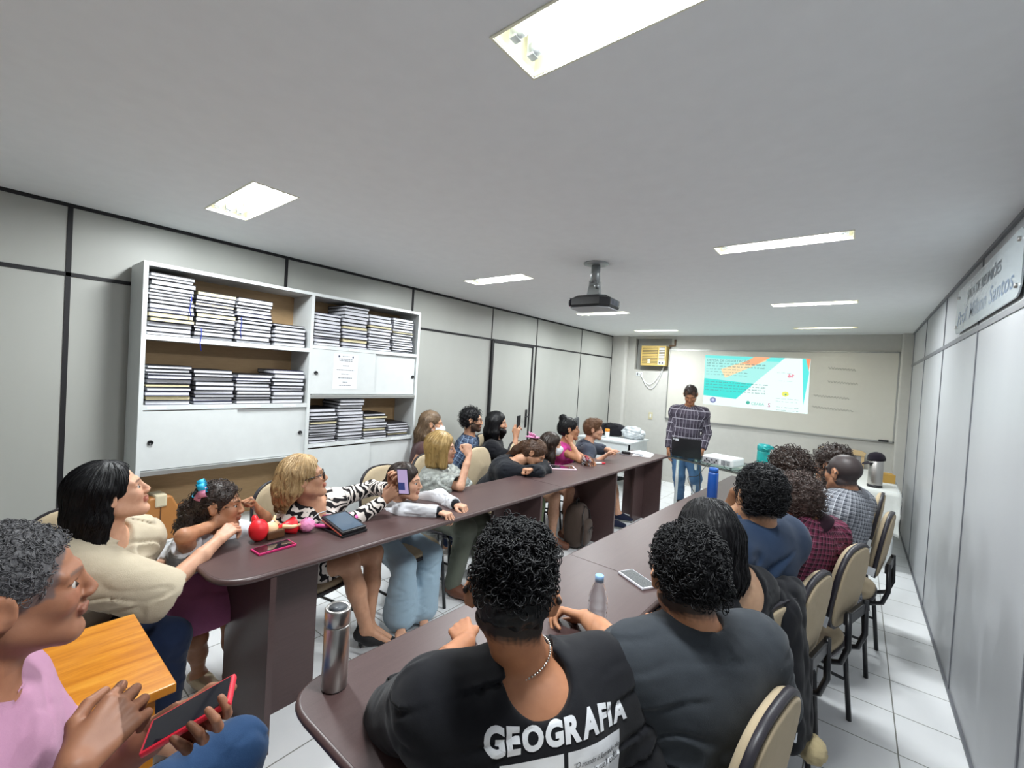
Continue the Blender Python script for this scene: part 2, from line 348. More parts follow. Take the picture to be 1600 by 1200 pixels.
# projected slide: the picture the projector throws, as a lit surface on the board
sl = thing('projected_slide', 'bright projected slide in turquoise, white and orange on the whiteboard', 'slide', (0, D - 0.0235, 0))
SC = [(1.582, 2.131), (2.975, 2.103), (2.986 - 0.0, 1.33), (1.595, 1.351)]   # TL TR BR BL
def sp(u, v):   # u right 0..1, v down 0..1
    a = np.array(SC); t = a[0] * (1 - u) + a[1] * u; b = a[3] * (1 - u) + a[2] * u; q = t * (1 - v) + b * v; return (q[0], q[1])
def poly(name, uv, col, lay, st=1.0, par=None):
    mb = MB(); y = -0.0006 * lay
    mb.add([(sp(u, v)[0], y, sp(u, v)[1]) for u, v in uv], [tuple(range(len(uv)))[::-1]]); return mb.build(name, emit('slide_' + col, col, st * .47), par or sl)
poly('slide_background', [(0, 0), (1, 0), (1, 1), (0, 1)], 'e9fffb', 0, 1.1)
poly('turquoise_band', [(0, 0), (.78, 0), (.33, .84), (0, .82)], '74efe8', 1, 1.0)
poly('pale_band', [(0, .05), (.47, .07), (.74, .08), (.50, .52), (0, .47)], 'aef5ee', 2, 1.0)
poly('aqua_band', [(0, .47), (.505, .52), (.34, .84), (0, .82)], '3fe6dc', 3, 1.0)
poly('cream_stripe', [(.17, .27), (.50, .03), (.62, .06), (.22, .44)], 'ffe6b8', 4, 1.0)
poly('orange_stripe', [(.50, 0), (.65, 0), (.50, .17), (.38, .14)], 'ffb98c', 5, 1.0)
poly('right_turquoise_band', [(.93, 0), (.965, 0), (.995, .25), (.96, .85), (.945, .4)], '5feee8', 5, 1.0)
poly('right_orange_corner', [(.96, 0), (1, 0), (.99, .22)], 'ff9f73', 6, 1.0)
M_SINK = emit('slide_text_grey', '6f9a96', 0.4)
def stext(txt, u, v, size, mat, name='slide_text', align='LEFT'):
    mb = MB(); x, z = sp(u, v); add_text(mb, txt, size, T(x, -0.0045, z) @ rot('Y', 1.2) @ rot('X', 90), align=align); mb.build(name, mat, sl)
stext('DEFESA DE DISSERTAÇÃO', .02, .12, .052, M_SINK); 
mb = MB()
def bars(u, v, n, wd, hgt=.008, seed=1):
    r = random.Random(seed); 
    for i in range(n):
        uu = u
        while uu < u + wd - .03:
            L = r.uniform(.015, .05); a = sp(uu, v + i * .055); b = sp(min(uu + L, u + wd), v + i * .055)
            for kk in range(int(L / .008)):
                ax = a[0] + (b[0] - a[0]) * kk / max(1, int(L / .008)); mb.box((ax, -0.005, a[1] - hgt), (ax + .007, -0.0045, a[1] + hgt * r.uniform(.2, 1)))
            uu += L + .012
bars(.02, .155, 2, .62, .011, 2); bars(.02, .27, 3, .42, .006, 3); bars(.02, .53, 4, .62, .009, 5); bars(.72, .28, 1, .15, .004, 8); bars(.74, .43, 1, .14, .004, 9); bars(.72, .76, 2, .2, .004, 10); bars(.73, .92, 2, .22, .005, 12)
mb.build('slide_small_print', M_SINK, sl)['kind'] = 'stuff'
x, z = sp(.105, .90)
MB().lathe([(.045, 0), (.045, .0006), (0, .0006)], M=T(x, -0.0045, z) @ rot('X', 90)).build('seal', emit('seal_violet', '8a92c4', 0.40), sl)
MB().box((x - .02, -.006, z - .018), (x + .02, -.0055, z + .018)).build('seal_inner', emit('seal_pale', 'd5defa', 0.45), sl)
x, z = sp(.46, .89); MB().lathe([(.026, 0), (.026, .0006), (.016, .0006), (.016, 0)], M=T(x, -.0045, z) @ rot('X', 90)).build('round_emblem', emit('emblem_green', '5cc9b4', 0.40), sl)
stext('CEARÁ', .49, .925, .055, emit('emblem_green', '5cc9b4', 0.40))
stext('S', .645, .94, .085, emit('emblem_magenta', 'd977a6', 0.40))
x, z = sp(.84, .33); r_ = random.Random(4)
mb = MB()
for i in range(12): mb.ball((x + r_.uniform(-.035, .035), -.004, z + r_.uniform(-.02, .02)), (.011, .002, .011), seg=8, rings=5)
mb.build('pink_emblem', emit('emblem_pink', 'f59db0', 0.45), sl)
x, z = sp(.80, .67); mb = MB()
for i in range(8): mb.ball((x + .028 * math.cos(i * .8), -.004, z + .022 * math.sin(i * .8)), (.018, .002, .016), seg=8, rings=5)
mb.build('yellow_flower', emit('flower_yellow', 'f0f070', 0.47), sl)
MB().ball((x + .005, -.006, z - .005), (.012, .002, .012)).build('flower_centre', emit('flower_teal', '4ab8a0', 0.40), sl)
# ---------------------------------------------------------------- sign on the right wall
M_ACR = plain('frosted_acrylic', 'b9c3c8', 0.12, coat=0.5)
sg = thing('wall_sign', 'frosted plate lettered SALA DE REUNIÕES high on the right wall', 'sign', (W, 0, 0))
R_ = .07; ya, yb, za, zb = 2.62, 4.12, 2.072, 2.358
pts = []
for cx, cy, a0 in ((yb - R_, zb - R_, 0), (ya + R_, zb - R_, 90), (ya + R_, za + R_, 180), (yb - R_, za + R_, 270)):
    for k in range(7):
        a = math.radians(a0 + 15 * k); pts.append((cx + R_ * math.cos(a), cy + R_ * math.sin(a)))
Ms = Matrix(((0, 0, 1, 0), (1, 0, 0, 0), (0, 1, 0, 0), (0, 0, 0, 1)))
MB().prism(pts, -0.018, -0.012, M=Ms).build('plate', M_ACR, sg)
for y, z in ((yb - .045, zb - .047), (ya + .055, zb - .047), (yb - .045, za + .048), (ya + .055, za + .048)):
    MB().lathe([(.011, -.026), (.011, 0)], M=T(0, y, z) @ rot('Y', 90), seg=14).build('bolt', M_CHROME, sg)
Mt = T(-0.0188, 0, 0) @ Matrix(((0, 0, -1, 0), (-1, 0, 0, 0), (0, 1, 0, 0), (0, 0, 0, 1)))
mb = MB(); add_text(mb, 'SALA DE REUNIÕES', .080, T(0, 3.76, 2.245) @ Mt @ Matrix.Diagonal((1.12, 1, 1, 1)), spacing=1.02, font_off=.0012); mb.build('heading_letters', plain('sign_grey_letters', '4e545c', .5), sg)
mb = MB(); add_text(mb, 'Prof. Milton Santos', .125, T(0, 4.05, 2.122) @ Mt @ Matrix.Diagonal((1.3, 1, 1, 1)), shear=.15, spacing=1.04, font_off=.0008); mb.build('name_letters', plain('sign_blue_letters', '5f7086', .5), sg)
# ---------------------------------------------------------------- ceiling projector
M_PJM = plain('projector_mount_grey', '9ea3a4', .35, .6)
pj = thing('ceiling_projector', 'black projector hanging from a grey pole on the ceiling', 'projector', (2.04, 2.72, H), math.radians(4))
MB().lathe([(.085, 0), (.085, -.008), (.06, -.016), (0, -.016)][::-1]).build('ceiling_plate', M_PJM, pj)
MB().lathe([(.036, -.14), (.03, -.01)], seg=20).box((-.03, -.03, -.16), (.03, .03, -.125)).build('pole', M_PJM, pj)
MB().prism([(-.05, -.235), (.05, -.235), (.035, -.15), (-.035, -.15)], -.02, .02, M=rot('X', 90)).ball((.03, -.03, -.165), .018).build('bracket', M_PJM, pj)
po = [(-.155, -.05), (-.12, -.105), (.09, -.115), (.15, -.07), (.15, .10), (-.155, .10)]
mb = MB(); n_ = len(po); L_ = [(-.315, .97), (-.300, 1.0), (-.255, 1.0), (-.232, .72)]; vs = [Vector((x * k, y * k, z)) for z, k in L_ for x, y in po]
mb.add(vs, [tuple(range(n_))[::-1], tuple(3 * n_ + q for q in range(n_))] + [(a * n_ + q, a * n_ + (q + 1) % n_, (a + 1) * n_ + (q + 1) % n_, (a + 1) * n_ + q) for a in range(3) for q in range(n_)]); mb.build('case', M_PLB, pj)
MB().lathe([(.030, 0), (.030, .012), (.022, .014), (.020, .006), (0, .006)], M=T(-.137, -.078, -.278) @ rot('Z', -57) @ rot('X', 90), seg=20).build('port_recess', plain('port_recess_dark', '24242c', .2), pj)  # round dark port recess on the near side, not a lens
MB().lathe([(.038, 0), (.038, .016), (.028, .018), (.026, .01), (0, .01)], M=T(.06, .10, -.28) @ rot('X', -90)).build('lens', plain('lens_glass', '30303c', .1), pj)
MB().prism([(x * .93, y * .93) for x, y in po], -.322, -.3145).build('base_plate', plain('projector_base_grey', '9a9ca0', .5), pj)
mb = MB()
for i in range(7): mb.box((.1505, -.055 + i * .02, -.297), (.1525, -.045 + i * .02, -.26))
mb.build('side_vent', plain('vent_grey', '555963', .5), pj)
# ---------------------------------------------------------------- bookcase
CX, CY0, CYM, CY1, CZ = 0.32, 0.615, 1.598, 2.61, 2.152
cb = thing('bookcase', 'white two-bay bookcase against the left wall, loaded with stacked theses', 'bookcase', (0, 0, 0))
t_ = .022
MB().box((.02, CY0, 0), (CX, CY0 + t_, CZ - t_)).box((.02, CY1 - t_, 0), (CX, CY1, CZ - t_)).box((.02, CYM - t_ / 2, 0), (CX, CYM + t_ / 2, CZ - t_)).box((.02, CY0, CZ - t_), (CX, CY1, CZ)).build('carcass', M_WHITE, cb)
MB().box((.02, CY0 + t_, .05), (.03, CY1 - t_, CZ - t_)).build('back_panel', M_PLY, cb)
for a, b, z in ((CY0, CYM, 1.735), (CY0, CYM, 1.325), (CYM, CY1, 1.765), (CYM, CY1, 1.015)):
    MB().box((.03, a + t_ if a == CY0 else a + t_ / 2, z - .028), (CX - .002, b - t_ / 2 if b == CYM else b - t_, z)).build('shelf_board', M_WHITE, cb)
for a, b, z in ((CY0, CYM, .94), (CYM, CY1, 1.39), (CY0, CYM, .50), (CYM, CY1, .05)):
    MB().box((.03, a + t_, z - .028), (CX - .002, b - t_ / 2, z)).build('shelf_board', M_WHITE, cb)
MB().box((CX - .004, CY0 + t_, .912), (CX + .002, CYM - t_ / 2, .938)).box((CX - .004, CYM + .01, 1.362), (CX + .002, CY1 - t_, 1.388)).build('door_rail', M_ALU, cb)
def sdoor(y0, y1, z0, z1, x, knob):
    d = MB().box((x - .012, y0, z0), (x, y1, z1)).build('sliding_door', M_WHITE, cb)
    if knob: MB().lathe([(.014, 0), (.014, .008), (.009, .009), (.009, .004), (0, .004)], M=T(x, knob, (z0 + z1) / 2 - .01) @ rot('Y', 90), seg=16).build('lock', M_BLK, d)
sdoor(CY0 + t_, 1.125, .945, 1.29, CX - .003, CY0 + .062); sdoor(1.115, CYM - .012, .945, 1.29, CX - .018, CYM - .045)
sdoor(CYM + .012, 2.155, 1.395, 1.735, CX - .003, CYM + .045); sdoor(2.145, CY1 - t_, 1.395, 1.735, CX - .018, CY1 - .045)
sdoor(CYM + .012, 2.145, .055, .975, CX - .003, None); sdoor(2.135, CY1 - t_, .055, .975, CX - .018, None)
# labels on the shelf edges
for (ya, z) in [(.72, 1.721), (.95, 1.721), (1.18, 1.721), (1.42, 1.721), (.70, 1.311), (1.0, 1.311), (1.22, 1.311), (1.46, 1.311), (1.68, 1.75), (1.95, 1.75), (2.2, 1.75), (2.45, 1.75), (1.7, 1.0), (2.05, 1.0), (2.4, 1.0)]: MB().box((CX - .002, ya - .045, z - .007), (CX - .001, ya + .045, z + .007)).build('shelf_label', M_PAPER, cb)
nt = thing('notice_sheet', 'printed notice taped to the cabinet door, headed in bold', 'notice', (CX - .003, 1.885, 1.575))
MB().box((0, -.105, -.14), (.0012, .105, .14)).build('sheet', M_PAPER, nt)
mb = MB()
for z, wd in ((.098, .06), (.085, .055), (.045, .025), (.012, .075), (-.02, .035), (-.052, .06), (-.085, .02), (-.11, .05), (.12, .03)):
    rr = random.Random(int(z * 1000)); yy = -wd
    while yy < wd: L = rr.uniform(.006, .02); mb.box((.0012, yy, z - .003), (.0016, min(yy + L, wd), z + .003)); yy += L + .004
mb.build('printed_lines', M_INK, nt)
mb = MB().ball((.0015, -.06, .118), (.001, .007, .009)).ball((.0015, .06, .118), (.001, .007, .009)); mb.build('crest', M_DINK, nt)
# ---------------------------------------------------------------- books: lying flat, page edges outward
ORD = ['bottom', 'second', 'third', 'fourth', 'fifth', 'sixth', 'seventh', 'eighth', 'ninth', 'tenth', 'eleventh', 'twelfth', 'thirteenth', 'fourteenth', 'fifteenth', 'sixteenth', 'seventeenth', 'eighteenth', 'nineteenth', 'twentieth']
SEQ = ['first', 'second', 'third', 'fourth']
def book(dy, dx, h, cov, pag, name):
    b = MB().box((0, -dy / 2, 0), (-dx, dy / 2, .0035)).box((0, -dy / 2, h - .0035), (-dx, dy / 2, h)).box((-dx, -dy / 2, 0), (-dx + .006, dy / 2, h)).build(name, cov)
    MB().box((-.003, -dy / 2 + .002, .0035), (-dx + .006, dy / 2 - .002, h - .0035)).build('pages', pag, b); return b
PROTO = {}
rb_ = random.Random(21)
def stack(y, zs, hs, shelf, k, dy=.213):
    z = zs; n = len(hs)
    for i, h in enumerate(hs):
        cov, pag = (M_COVERB if rb_.random() < .15 else M_COVER), M_PAGES
        if (shelf, k) == ('upper left shelf', 0) and i in (3, 4): pag = M_PAGES2
        elif rb_.random() < .06: pag = M_PAGES2
        key = (round(h, 3), cov.name, pag.name, dy)
        if key not in PROTO: PROTO[key] = book(dy, .27, h, cov, pag, 'bound_thesis'); o = PROTO[key]
        else: o = copy_tree(PROTO[key])
        o.location = (CX - .008 - rb_.uniform(0, .02), y + rb_.uniform(-.008, .008), z + .0002); o.rotation_euler = (0, 0, math.radians(rb_.uniform(-1.5, 1.5)))
        pos = 'topmost' if i == n - 1 else 'lowest' if i == 0 else ORD[i] + ' from the bottom'
        tag(o, f'dark bound thesis, {pos}, {SEQ[k]} stack from the left, {shelf}', 'book', f'theses stacked on the {shelf}')
        z += h + .0006
    return z
def hts(n, tot):
    v = [rb_.choice([.018, .022, .026, .03]) for _ in range(n)]; s = (tot / n - .0006) / (sum(v) / n); return [round(x * s, 3) for x in v]
for k, (y, n, tot) in enumerate(((.755, 15, .365), (.983, 13, .30), (1.21, 12, .30), (1.45, 6, .155))): stack(y, 1.735, hts(n, tot), 'upper left shelf', k)
for k, (y, n, tot) in enumerate(((.755, 10, .235), (.99, 9, .22), (1.225, 9, .205), (1.455, 9, .24))): stack(y, 1.325, hts(n, tot), 'second left shelf', k)
for k, (y, n, tot) in enumerate(((1.73, 10, .25), (1.965, 13, .335), (2.20, 12, .295), (2.435, 14, .305))): stack(y, 1.765, hts(n, tot), 'upper right shelf', k)
for k, (y, n, tot) in enumerate(((1.73, 12, .27), (1.965, 13, .335), (2.20, 9, .21), (2.435, 6, .12))): stack(y, 1.015, hts(n, tot), 'lower right shelf', k)
for (y, z, lab) in ((.84, 2.0, 'blue ribbon hanging from the leftmost top stack'), (1.12, 1.9, 'blue ribbon hanging from the third top stack'), (.90, 1.80, 'short blue ribbon in the second top stack')):
    tag(MB().tube([(CX + .0, y, z), (CX + .006, y + .004, z - .03), (CX + .004, y - .003, z - .09), (CX + .008, y + .004, z - .14)], .0028, 5).build('bookmark_ribbon', M_BLUE), lab, 'ribbon')
# ================================================================= TABLES
TZ = 0.77
def long_table(name, label, x0a, x1a, x0b, x1b, ya, yb, legs, corner=None, cut=()):
    """dark laminate meeting table: top plus T-shaped panel legs; (x0a,x1a) at ya to (x0b,x1b) at yb"""
    t = thing('meeting_table', label, 'table', ((x0a + x1a) / 2, (ya + yb) / 2, 0), 0, 'dark meeting tables in a U'); ox, oy = t.location.x, t.location.y
    P = [(x0a, ya), (x1a, ya), (x1b, yb), (x0b, yb)]; pts = []
    for i, p in enumerate(P):
        r = cut[i] if i < len(cut) else 0
        if not r: pts.append(p); continue
        a, b = Vector(P[i - 1]) - Vector(p), Vector(P[(i + 1) % 4]) - Vector(p); a.normalize(); b.normalize()
        for k in range(9):
            u = k / 8; q = Vector(p) + a * r * (1 - u) ** 2 + b * r * u ** 2; pts.append((q.x, q.y))
    pts = [(x - ox, y - oy) for x, y in pts]
    top = MB().prism(pts, TZ - 0.026, TZ).build('tabletop', M_DW, t)
    e = MB()
    n = len(pts)
    e.tube([(x, y, TZ - 0.013) for x, y in pts], 0.0128, 8, closed=True); e.build('edge_band', M_DW, top)
    for (lx, ly, s) in legs:
        MB().box((lx - 0.23 - ox, ly - 0.012 - oy, 0), (lx + 0.23 - ox, ly + 0.012 - oy, TZ - 0.026)).box((lx + 0.0 - ox, ly + (0.012 if s > 0 else -0.30) - oy, 0), (lx + 0.024 - ox, ly + (0.30 if s > 0 else -0.012) - oy, TZ - 0.026)).build('leg', M_DW, t)
    return t
long_table('t', 'left meeting table nearest the camera, with the doll and tablets on it', 1.235, 1.695, 1.275, 1.735, 0.615, 2.95, [(1.475, 0.80, 1), (1.50, 2.69, -1)], cut=(0.03, 0.15, 0, 0))
long_table('t', 'left meeting table towards the screen, with papers on its far end', 1.275, 1.735, 1.32, 1.775, 2.954, 5.29, [(1.50, 3.98, 1), (1.54, 5.13, -1)], cut=(0, 0, 0.0, 0))
long_table('t', 'right meeting table nearest the camera, with the steel flask on it', 2.405, 2.90, 2.468, 2.95, 0.535, 1.855, [(2.68, 0.85, 1), (2.70, 1.6, -1)], cut=(0.12, 0.03, 0, 0))
long_table('t', 'right meeting table towards the screen, with the blue bottle on it', 2.468, 2.95, 2.60, 3.08, 1.859, 4.72, [(2.72, 2.2, 1), (2.80, 4.3, -1)])
# glass-topped cross table
M_GL = glass('table_glass', 'cfe9e2', 0.03); M_GE = plain('glass_edge_dark', '4a4b45', 0.4)
gt = thing('glass_table', 'glass-topped table across the end of the U, holding laptop and projector', 'table', (0, 0, 0), 0)
G = [(1.80, 5.30), (2.62, 4.78), (3.02, 4.78), (3.02, 5.48), (1.80, 5.75)]
G = [(1.79, 5.30), (3.10, 4.745), (3.20, 5.40), (1.90, 5.93)]
tp = MB().prism(G, TZ - 0.012, TZ).build('glass_top', M_GL, gt)
MB().tube([(x, y, TZ - 0.014) for x, y in G], 0.009, 6, closed=True).build('edge_band', M_GE, tp)
for x, y in ((1.87, 5.38), (3.03, 4.87), (3.10, 5.37), (1.95, 5.85)): MB().tube([(x, y, 0), (x, y, TZ - 0.018)], 0.018, 12).build('leg', M_PLW, gt)
# varnished desk
od = thing('school_desk', 'small varnished orange wooden desk beside the man in pink', 'desk', (1.90, 0, 0))
MB().box((-0.24, -0.42, 0.725), (0.24, 0.37, 0.75), bev=0.004).build('desk_top', M_OW, od)
for x in (-0.2, 0.2):
    for y in (-0.36, 0.31): MB().box((x - 0.02, y - 0.02, 0), (x + 0.02, y + 0.02, 0.725)).build('leg', M_OW, od)
MB().box((-0.2, 0.30, 0.64), (0.2, 0.32, 0.725)).box((-0.2, -0.37, 0.64), (0.2, -0.35, 0.725)).build('apron', M_OW, od)
# white desk in the far left corner
wd = thing('white_desk', 'white desk in the far left corner with bags on it', 'desk', (0.62, 6.25, 0))
M_WDK = plain('desk_white', 'd5dadb', 0.4)
MB().box((-0.45, -0.35, 0.735), (0.42, 0.35, 0.76), bev=0.003).build('desk_top', M_WDK, wd)
MB().box((-0.43, -0.33, 0.34), (0.40, -0.31, 0.735)).build('front_panel', M_WDK, wd)
MB().box((0.38, -0.33, 0.34), (0.40, 0.33, 0.735)).build('side_panel', M_WDK, wd)
for x in (-0.4, 0.37): MB().box((x - 0.02, -0.3, 0), (x + 0.02, 0.3, 0.03)).box((x - 0.02, -0.02, 0.03), (x + 0.02, 0.02, 0.735)).build('leg', M_BLK, wd)
# cloth-covered table in the far right corner
ct = thing('refreshment_table', 'refreshment table under a white cloth in the far right corner', 'table', (3.52, 6.1, 0))
MB().box((-0.42, -0.68, 0.72), (0.36, 0.7, 0.745)).build('tabletop', M_WHITE, ct)
for x in (-0.38, 0.32):
    for y in (-0.63, 0.65): MB().tube([(x, y, 0), (x, y, 0.72)], 0.02, 10).build('leg', M_PLW, ct)
M_CLOTH = fabric('white_tablecloth', 'd4d6d2', 'c3c5c0', 0.85, 300, 0.3)
def cloth(x0, x1, y0, y1, z, drops, step=0.03):
    mb = MB(); nx, ny = int((x1 - x0 + 1.2) / step), int((y1 - y0 + 1.2) / step); idx = {}
    vs = []
    def pos(u, v):
        dx = max(x0 - u, 0, u - x1); dy = max(y0 - v, 0, v - y1); cx = min(max(u, x0), x1); cy = min(max(v, y0), y1); d = math.hypot(dx, dy)
        if d == 0: return (u, v, z + 0.0006 * math.sin(u * 40) * math.sin(v * 33))
        nxn, nyn = (dx / d) * (1 if u > x1 else -1), (dy / d) * (1 if v > y1 else -1)
        s = (u + v * 1.3 + math.atan2(nyn, nxn) * 0.4); fl = 0.012 + 0.03 * d * (1 + math.sin(s * 21)) + 0.07 * d * (1 if dx > 0 and dy > 0 else 0)
        return (cx + nxn * fl, cy + nyn * fl, z - d)
    dx, dy = drops
    U = np.arange(x0 - dx, x1 + dx + 1e-6, step); V = np.arange(y0 - dy, y1 + dy + 1e-6, step)
    for u in U:
        for v in V: vs.append(pos(u, v))
    n = len(V); fs = [(i * n + j, (i + 1) * n + j, (i + 1) * n + j + 1, i * n + j + 1) for i in range(len(U) - 1) for j in range(n - 1)]
    return mb.add(vs, fs, 0, True)
tc = cloth(3.10, 3.88, 5.42, 6.80, 0.7485, (0.08, 0.40)).build('tablecloth', M_CLOTH)
tc.modifiers.new('thickness', 'SOLIDIFY').thickness = 0.0015
tag(tc, 'white patterned cloth draped over the corner refreshment table', 'tablecloth')
# ================================================================= CHAIRS
M_CF = fabric('beige_chair_fabric', 'bfae93', 'a49478', 0.95, 700, 0.5); M_CR = plain('chair_black_rim', '26232a', 0.45); M_CT = plain('chair_tube', '1b1c20', 0.3)
def rsup(w, h, n=28, e=2.6):
    return [(w * math.copysign(abs(math.cos(a)) ** (2 / e), math.cos(a)), h * math.copysign(abs(math.sin(a)) ** (2 / e), math.sin(a))) for a in [2 * PI * k / n for k in range(n)]]
def pad(w, h, t, M, e=2.6, bulge=0.012):
    mb = MB(); base = rsup(1, 1, 32, e); rings = [(1.0, 0), (1.0, t * .55), (.96, t * .85), (.85, t), (.5, t + bulge), (0.001, t + bulge * 1.1)]
    vs = [Vector((x * w * k, y * h * k, z)) for k, z in rings for x, y in base]; n = 32; fs = [tuple(range(n))[::-1]]
    for i in range(len(rings) - 1): fs += [(i * n + k, i * n + (k + 1) % n, (i + 1) * n + (k + 1) % n, (i + 1) * n + k) for k in range(n)]
    return mb.add([M @ v for v in vs], fs, 0, True)
def make_chair():
    """faces +x, origin on the floor under the seat centre"""
    t = thing('padded_chair', 'x', 'chair')
    seat = pad(0.215, 0.215, 0.035, T(0, 0, 0.425), 3.2).build('seat', M_CF, t)
    MB().prism(rsup(0.222, 0.222, 32, 3.2), 0.408, 0.428, smooth=True).build('seat_shell', M_CR, seat)
    Mb = T(-0.235, 0, 0.74) @ rot('Y', -8) @ Matrix(((0, 0, 1, 0), (1, 0, 0, 0), (0, 1, 0, 0), (0, 0, 0, 1)))
    b = pad(0.178, 0.195, 0.03, Mb, 2.7, .01).build('backrest', M_CF, t)
    MB().prism(rsup(0.186, 0.203, 32, 2.7), -0.012, 0.008, M=Mb, smooth=True).build('backrest_rim', M_CR, b)
    pad(0.171, 0.188, 0.012, Mb @ T(0, 0, -0.01) @ rot('X', 180), 2.9, .006).build('back_shell', M_CF, b)
    mb = MB()
    for s in (-1, 1): mb.tube([(-0.05, s * .11, .40), (-0.20, s * .11, .395), (-0.262, s * .11, .425), (-0.285, s * .11, .50), (-0.278, s * .11, .66)], 0.0125, 10)
    mb.box((-0.284, -.12, .60), (-0.262, .12, .65), bev=.005); mb.build('back_support', M_CT, t)
    for sx in (-1, 1):
        for sy in (-1, 1): MB().tube([(sx * .15, sy * .175, .405), (sx * .19, sy * .19, .36), (sx * .225, sy * .205, 0)], 0.0115, 10).build('leg', M_CT, t)
    MB().tube([(-.2, -.19, .2), (.2, -.19, .2)], .008, 8).tube([(-.2, .19, .2), (.2, .19, .2)], .008, 8).tube([(.15, -.175, .4), (.15, .175, .4)], .01, 8).tube([(-.15, -.175, .4), (-.15, .175, .4)], .01, 8).build('stretcher', M_CT, t)
    MB().box((.135, -.155, .031), (.192, -.105, .0345), M=Mb).box((.188, -.155, -.01), (.192, -.105, .034), M=Mb).build('asset_tag', M_PAPER, t)
    return t
CH0 = None
def chair(x, y, deg, label, group):
    global CH0
    if CH0 is None: CH0 = make_chair(); t = CH0
    else: t = copy_tree(CH0)
    t.location = (x, y, 0.0); t.rotation_euler = (0, 0, math.radians(deg)); return tag(t, label, 'chair', group)
GL_, GR_, GB_ = 'beige chairs along the left table', 'beige chairs along the right table', 'beige chairs by the left wall'
chair(1.12, 0.34, 4, 'beige padded chair under the woman in the cream blouse', GL_)
chair(1.16, 1.22, 12, 'beige padded chair under the woman in the zebra dress', GL_)
chair(1.18, 1.86, 4, 'beige chair under the girl in wide pale jeans', GL_)
chair(1.02, 2.42, 6, 'beige chair under the blonde woman in the grey blouse', GL_)
chair(1.02, 3.02, 4, 'beige chair under the person with head down on the table', GL_)
chair(1.0, 3.66, 10, 'beige chair under the masked woman with long straight hair', GL_)
chair(0.98, 4.16, 8, 'beige chair under the woman in the pink top', GL_)
chair(1.0, 4.75, 14, 'beige chair under the man in the dark polo', GL_)
chair(0.42, 2.72, 25, 'beige chair by the wall under the masked woman in brown', GB_)
chair(0.42, 3.24, 20, 'beige chair by the wall under the man in blue plaid', GB_)
chair(0.44, 3.74, 20, 'beige chair by the wall under the long-haired bearded man', GB_)
chair(3.05, 0.78, 132, 'beige chair under the man in the printed black T-shirt', GR_)
chair(3.165, 1.19, 170, 'beige chair behind the man in the dark grey T-shirt, nearest the camera', GR_)
chair(3.12, 1.79, 160, 'beige chair hung with a black jacket, under the black-haired woman', GR_)
chair(3.19, 2.11, 168, 'beige chair under the man in the navy shirt', GR_)
chair(3.31, 2.66, 164, 'beige chair under the person in the red plaid shirt', GR_)
chair(3.46, 3.52, 172, 'empty beige chair beyond the red plaid shirt, nearest the right wall', GR_)
chair(3.44, 4.14, 176, 'beige chair half hidden behind the man in the grey plaid shirt', GR_)
chair(3.16, 3.08, 172, 'beige chair under the curly-haired person between the plaid shirts', GR_)
chair(3.20, 4.62, 176, 'beige chair under the long-curly-haired woman in white', GR_)
chair(2.32, -0.10, 100, 'beige chair under the man in the pink shirt', 'beige chairs beside the orange desk')
# wooden-framed chair beyond the refreshment table
wc = thing('wooden_chair', 'pale wood framed chair with grey mesh back beside the far cloth table', 'chair', (3.38, 7.0, 0), math.radians(-95))
M_LW = plain('pale_wood', 'cdb184', .5)
MB().prism([(-.24, .86), (.24, .86), (.25, .90), (.2, .925), (-.2, .925), (-.25, .90)], -.02, .02, M=T(-.22, 0, 0) @ Matrix(((0, 0, 1, 0), (1, 0, 0, 0), (0, 1, 0, 0), (0, 0, 0, 1)))).build('top_rail', M_LW, wc)
MB().box((-.232, -.22, .60), (-.215, .22, .86)).build('mesh_back', plain('grey_mesh', '928f90', .8, bump=.4), wc)
MB().box((-.22, -.23, .43), (.22, .23, .47), bev=.01).build('seat', M_CF, wc)
for sx, hh in ((-.225, .88), (.2, .43)):
    for sy in (-.22, .22): MB().box((sx - .015, sy - .015, 0), (sx + .015, sy + .015, hh)).build('leg', M_LW, wc)
# green office chair by the far left desk
oc = thing('office_chair', 'green upholstered chair pushed under the far white desk', 'chair', (0.66, 6.72, 0), 0.4)
M_GRN = fabric('green_upholstery', '3f6e60', '2f5a4e', .9)
MB().ball((0, 0, .32), (.19, .19, .15)).build('seat', M_GRN, oc)
MB().tube([(0, 0, .04), (0, 0, .22)], .025).build('gas_column', M_BLK, oc)
mb = MB()
for k in range(5): a = k * 2 * PI / 5; mb.tube([(0, 0, .06), (.26 * math.cos(a), .26 * math.sin(a), .03)], .018, 8)
mb.build('star_base', M_BLK, oc)
# ================================================================= OBJECTS ON AND BY THE TABLES
def lay(name, label, cat, x, y, z, deg, group=None): return thing(name, label, cat, (x, y, z), math.radians(deg), group)
M_STL = NT('brushed_steel'); _n = M_STL.noise(M_STL.scaled(M_STL.coord(), (60, 60, 1.5)), 3, 3); M_STL.setp(col=lin('b9b6b2'), metal=1.0, rough=M_STL.math('ADD', .24, M_STL.math('MULTIPLY', _n, .14))); M_STL = M_STL.m
fl = lay('steel_flask', 'brushed steel vacuum flask at the near end of the right table', 'flask', 2.475, 0.63, TZ, 0)
MB().lathe([(.030, .0015), (.033, .004), (.033, .168), (.030, .172)], seg=48).build('body', M_STL, fl)
MB().lathe([(.030, .170), (.0335, .175), (.0335, .212), (.031, .216), (.026, .216), (.024, .2145), (0, .2145)], seg=48).build('cap', M_STL, fl)
MB().lathe([(.0245, .2148), (0, .2152)], seg=32).build('cap_top', plain('flask_top_dark', '4d5055', .4), fl)
MB().lathe([(.031, 0), (.0325, .004), (.031, .006)], seg=32).build('base_ring', M_BLK, fl)
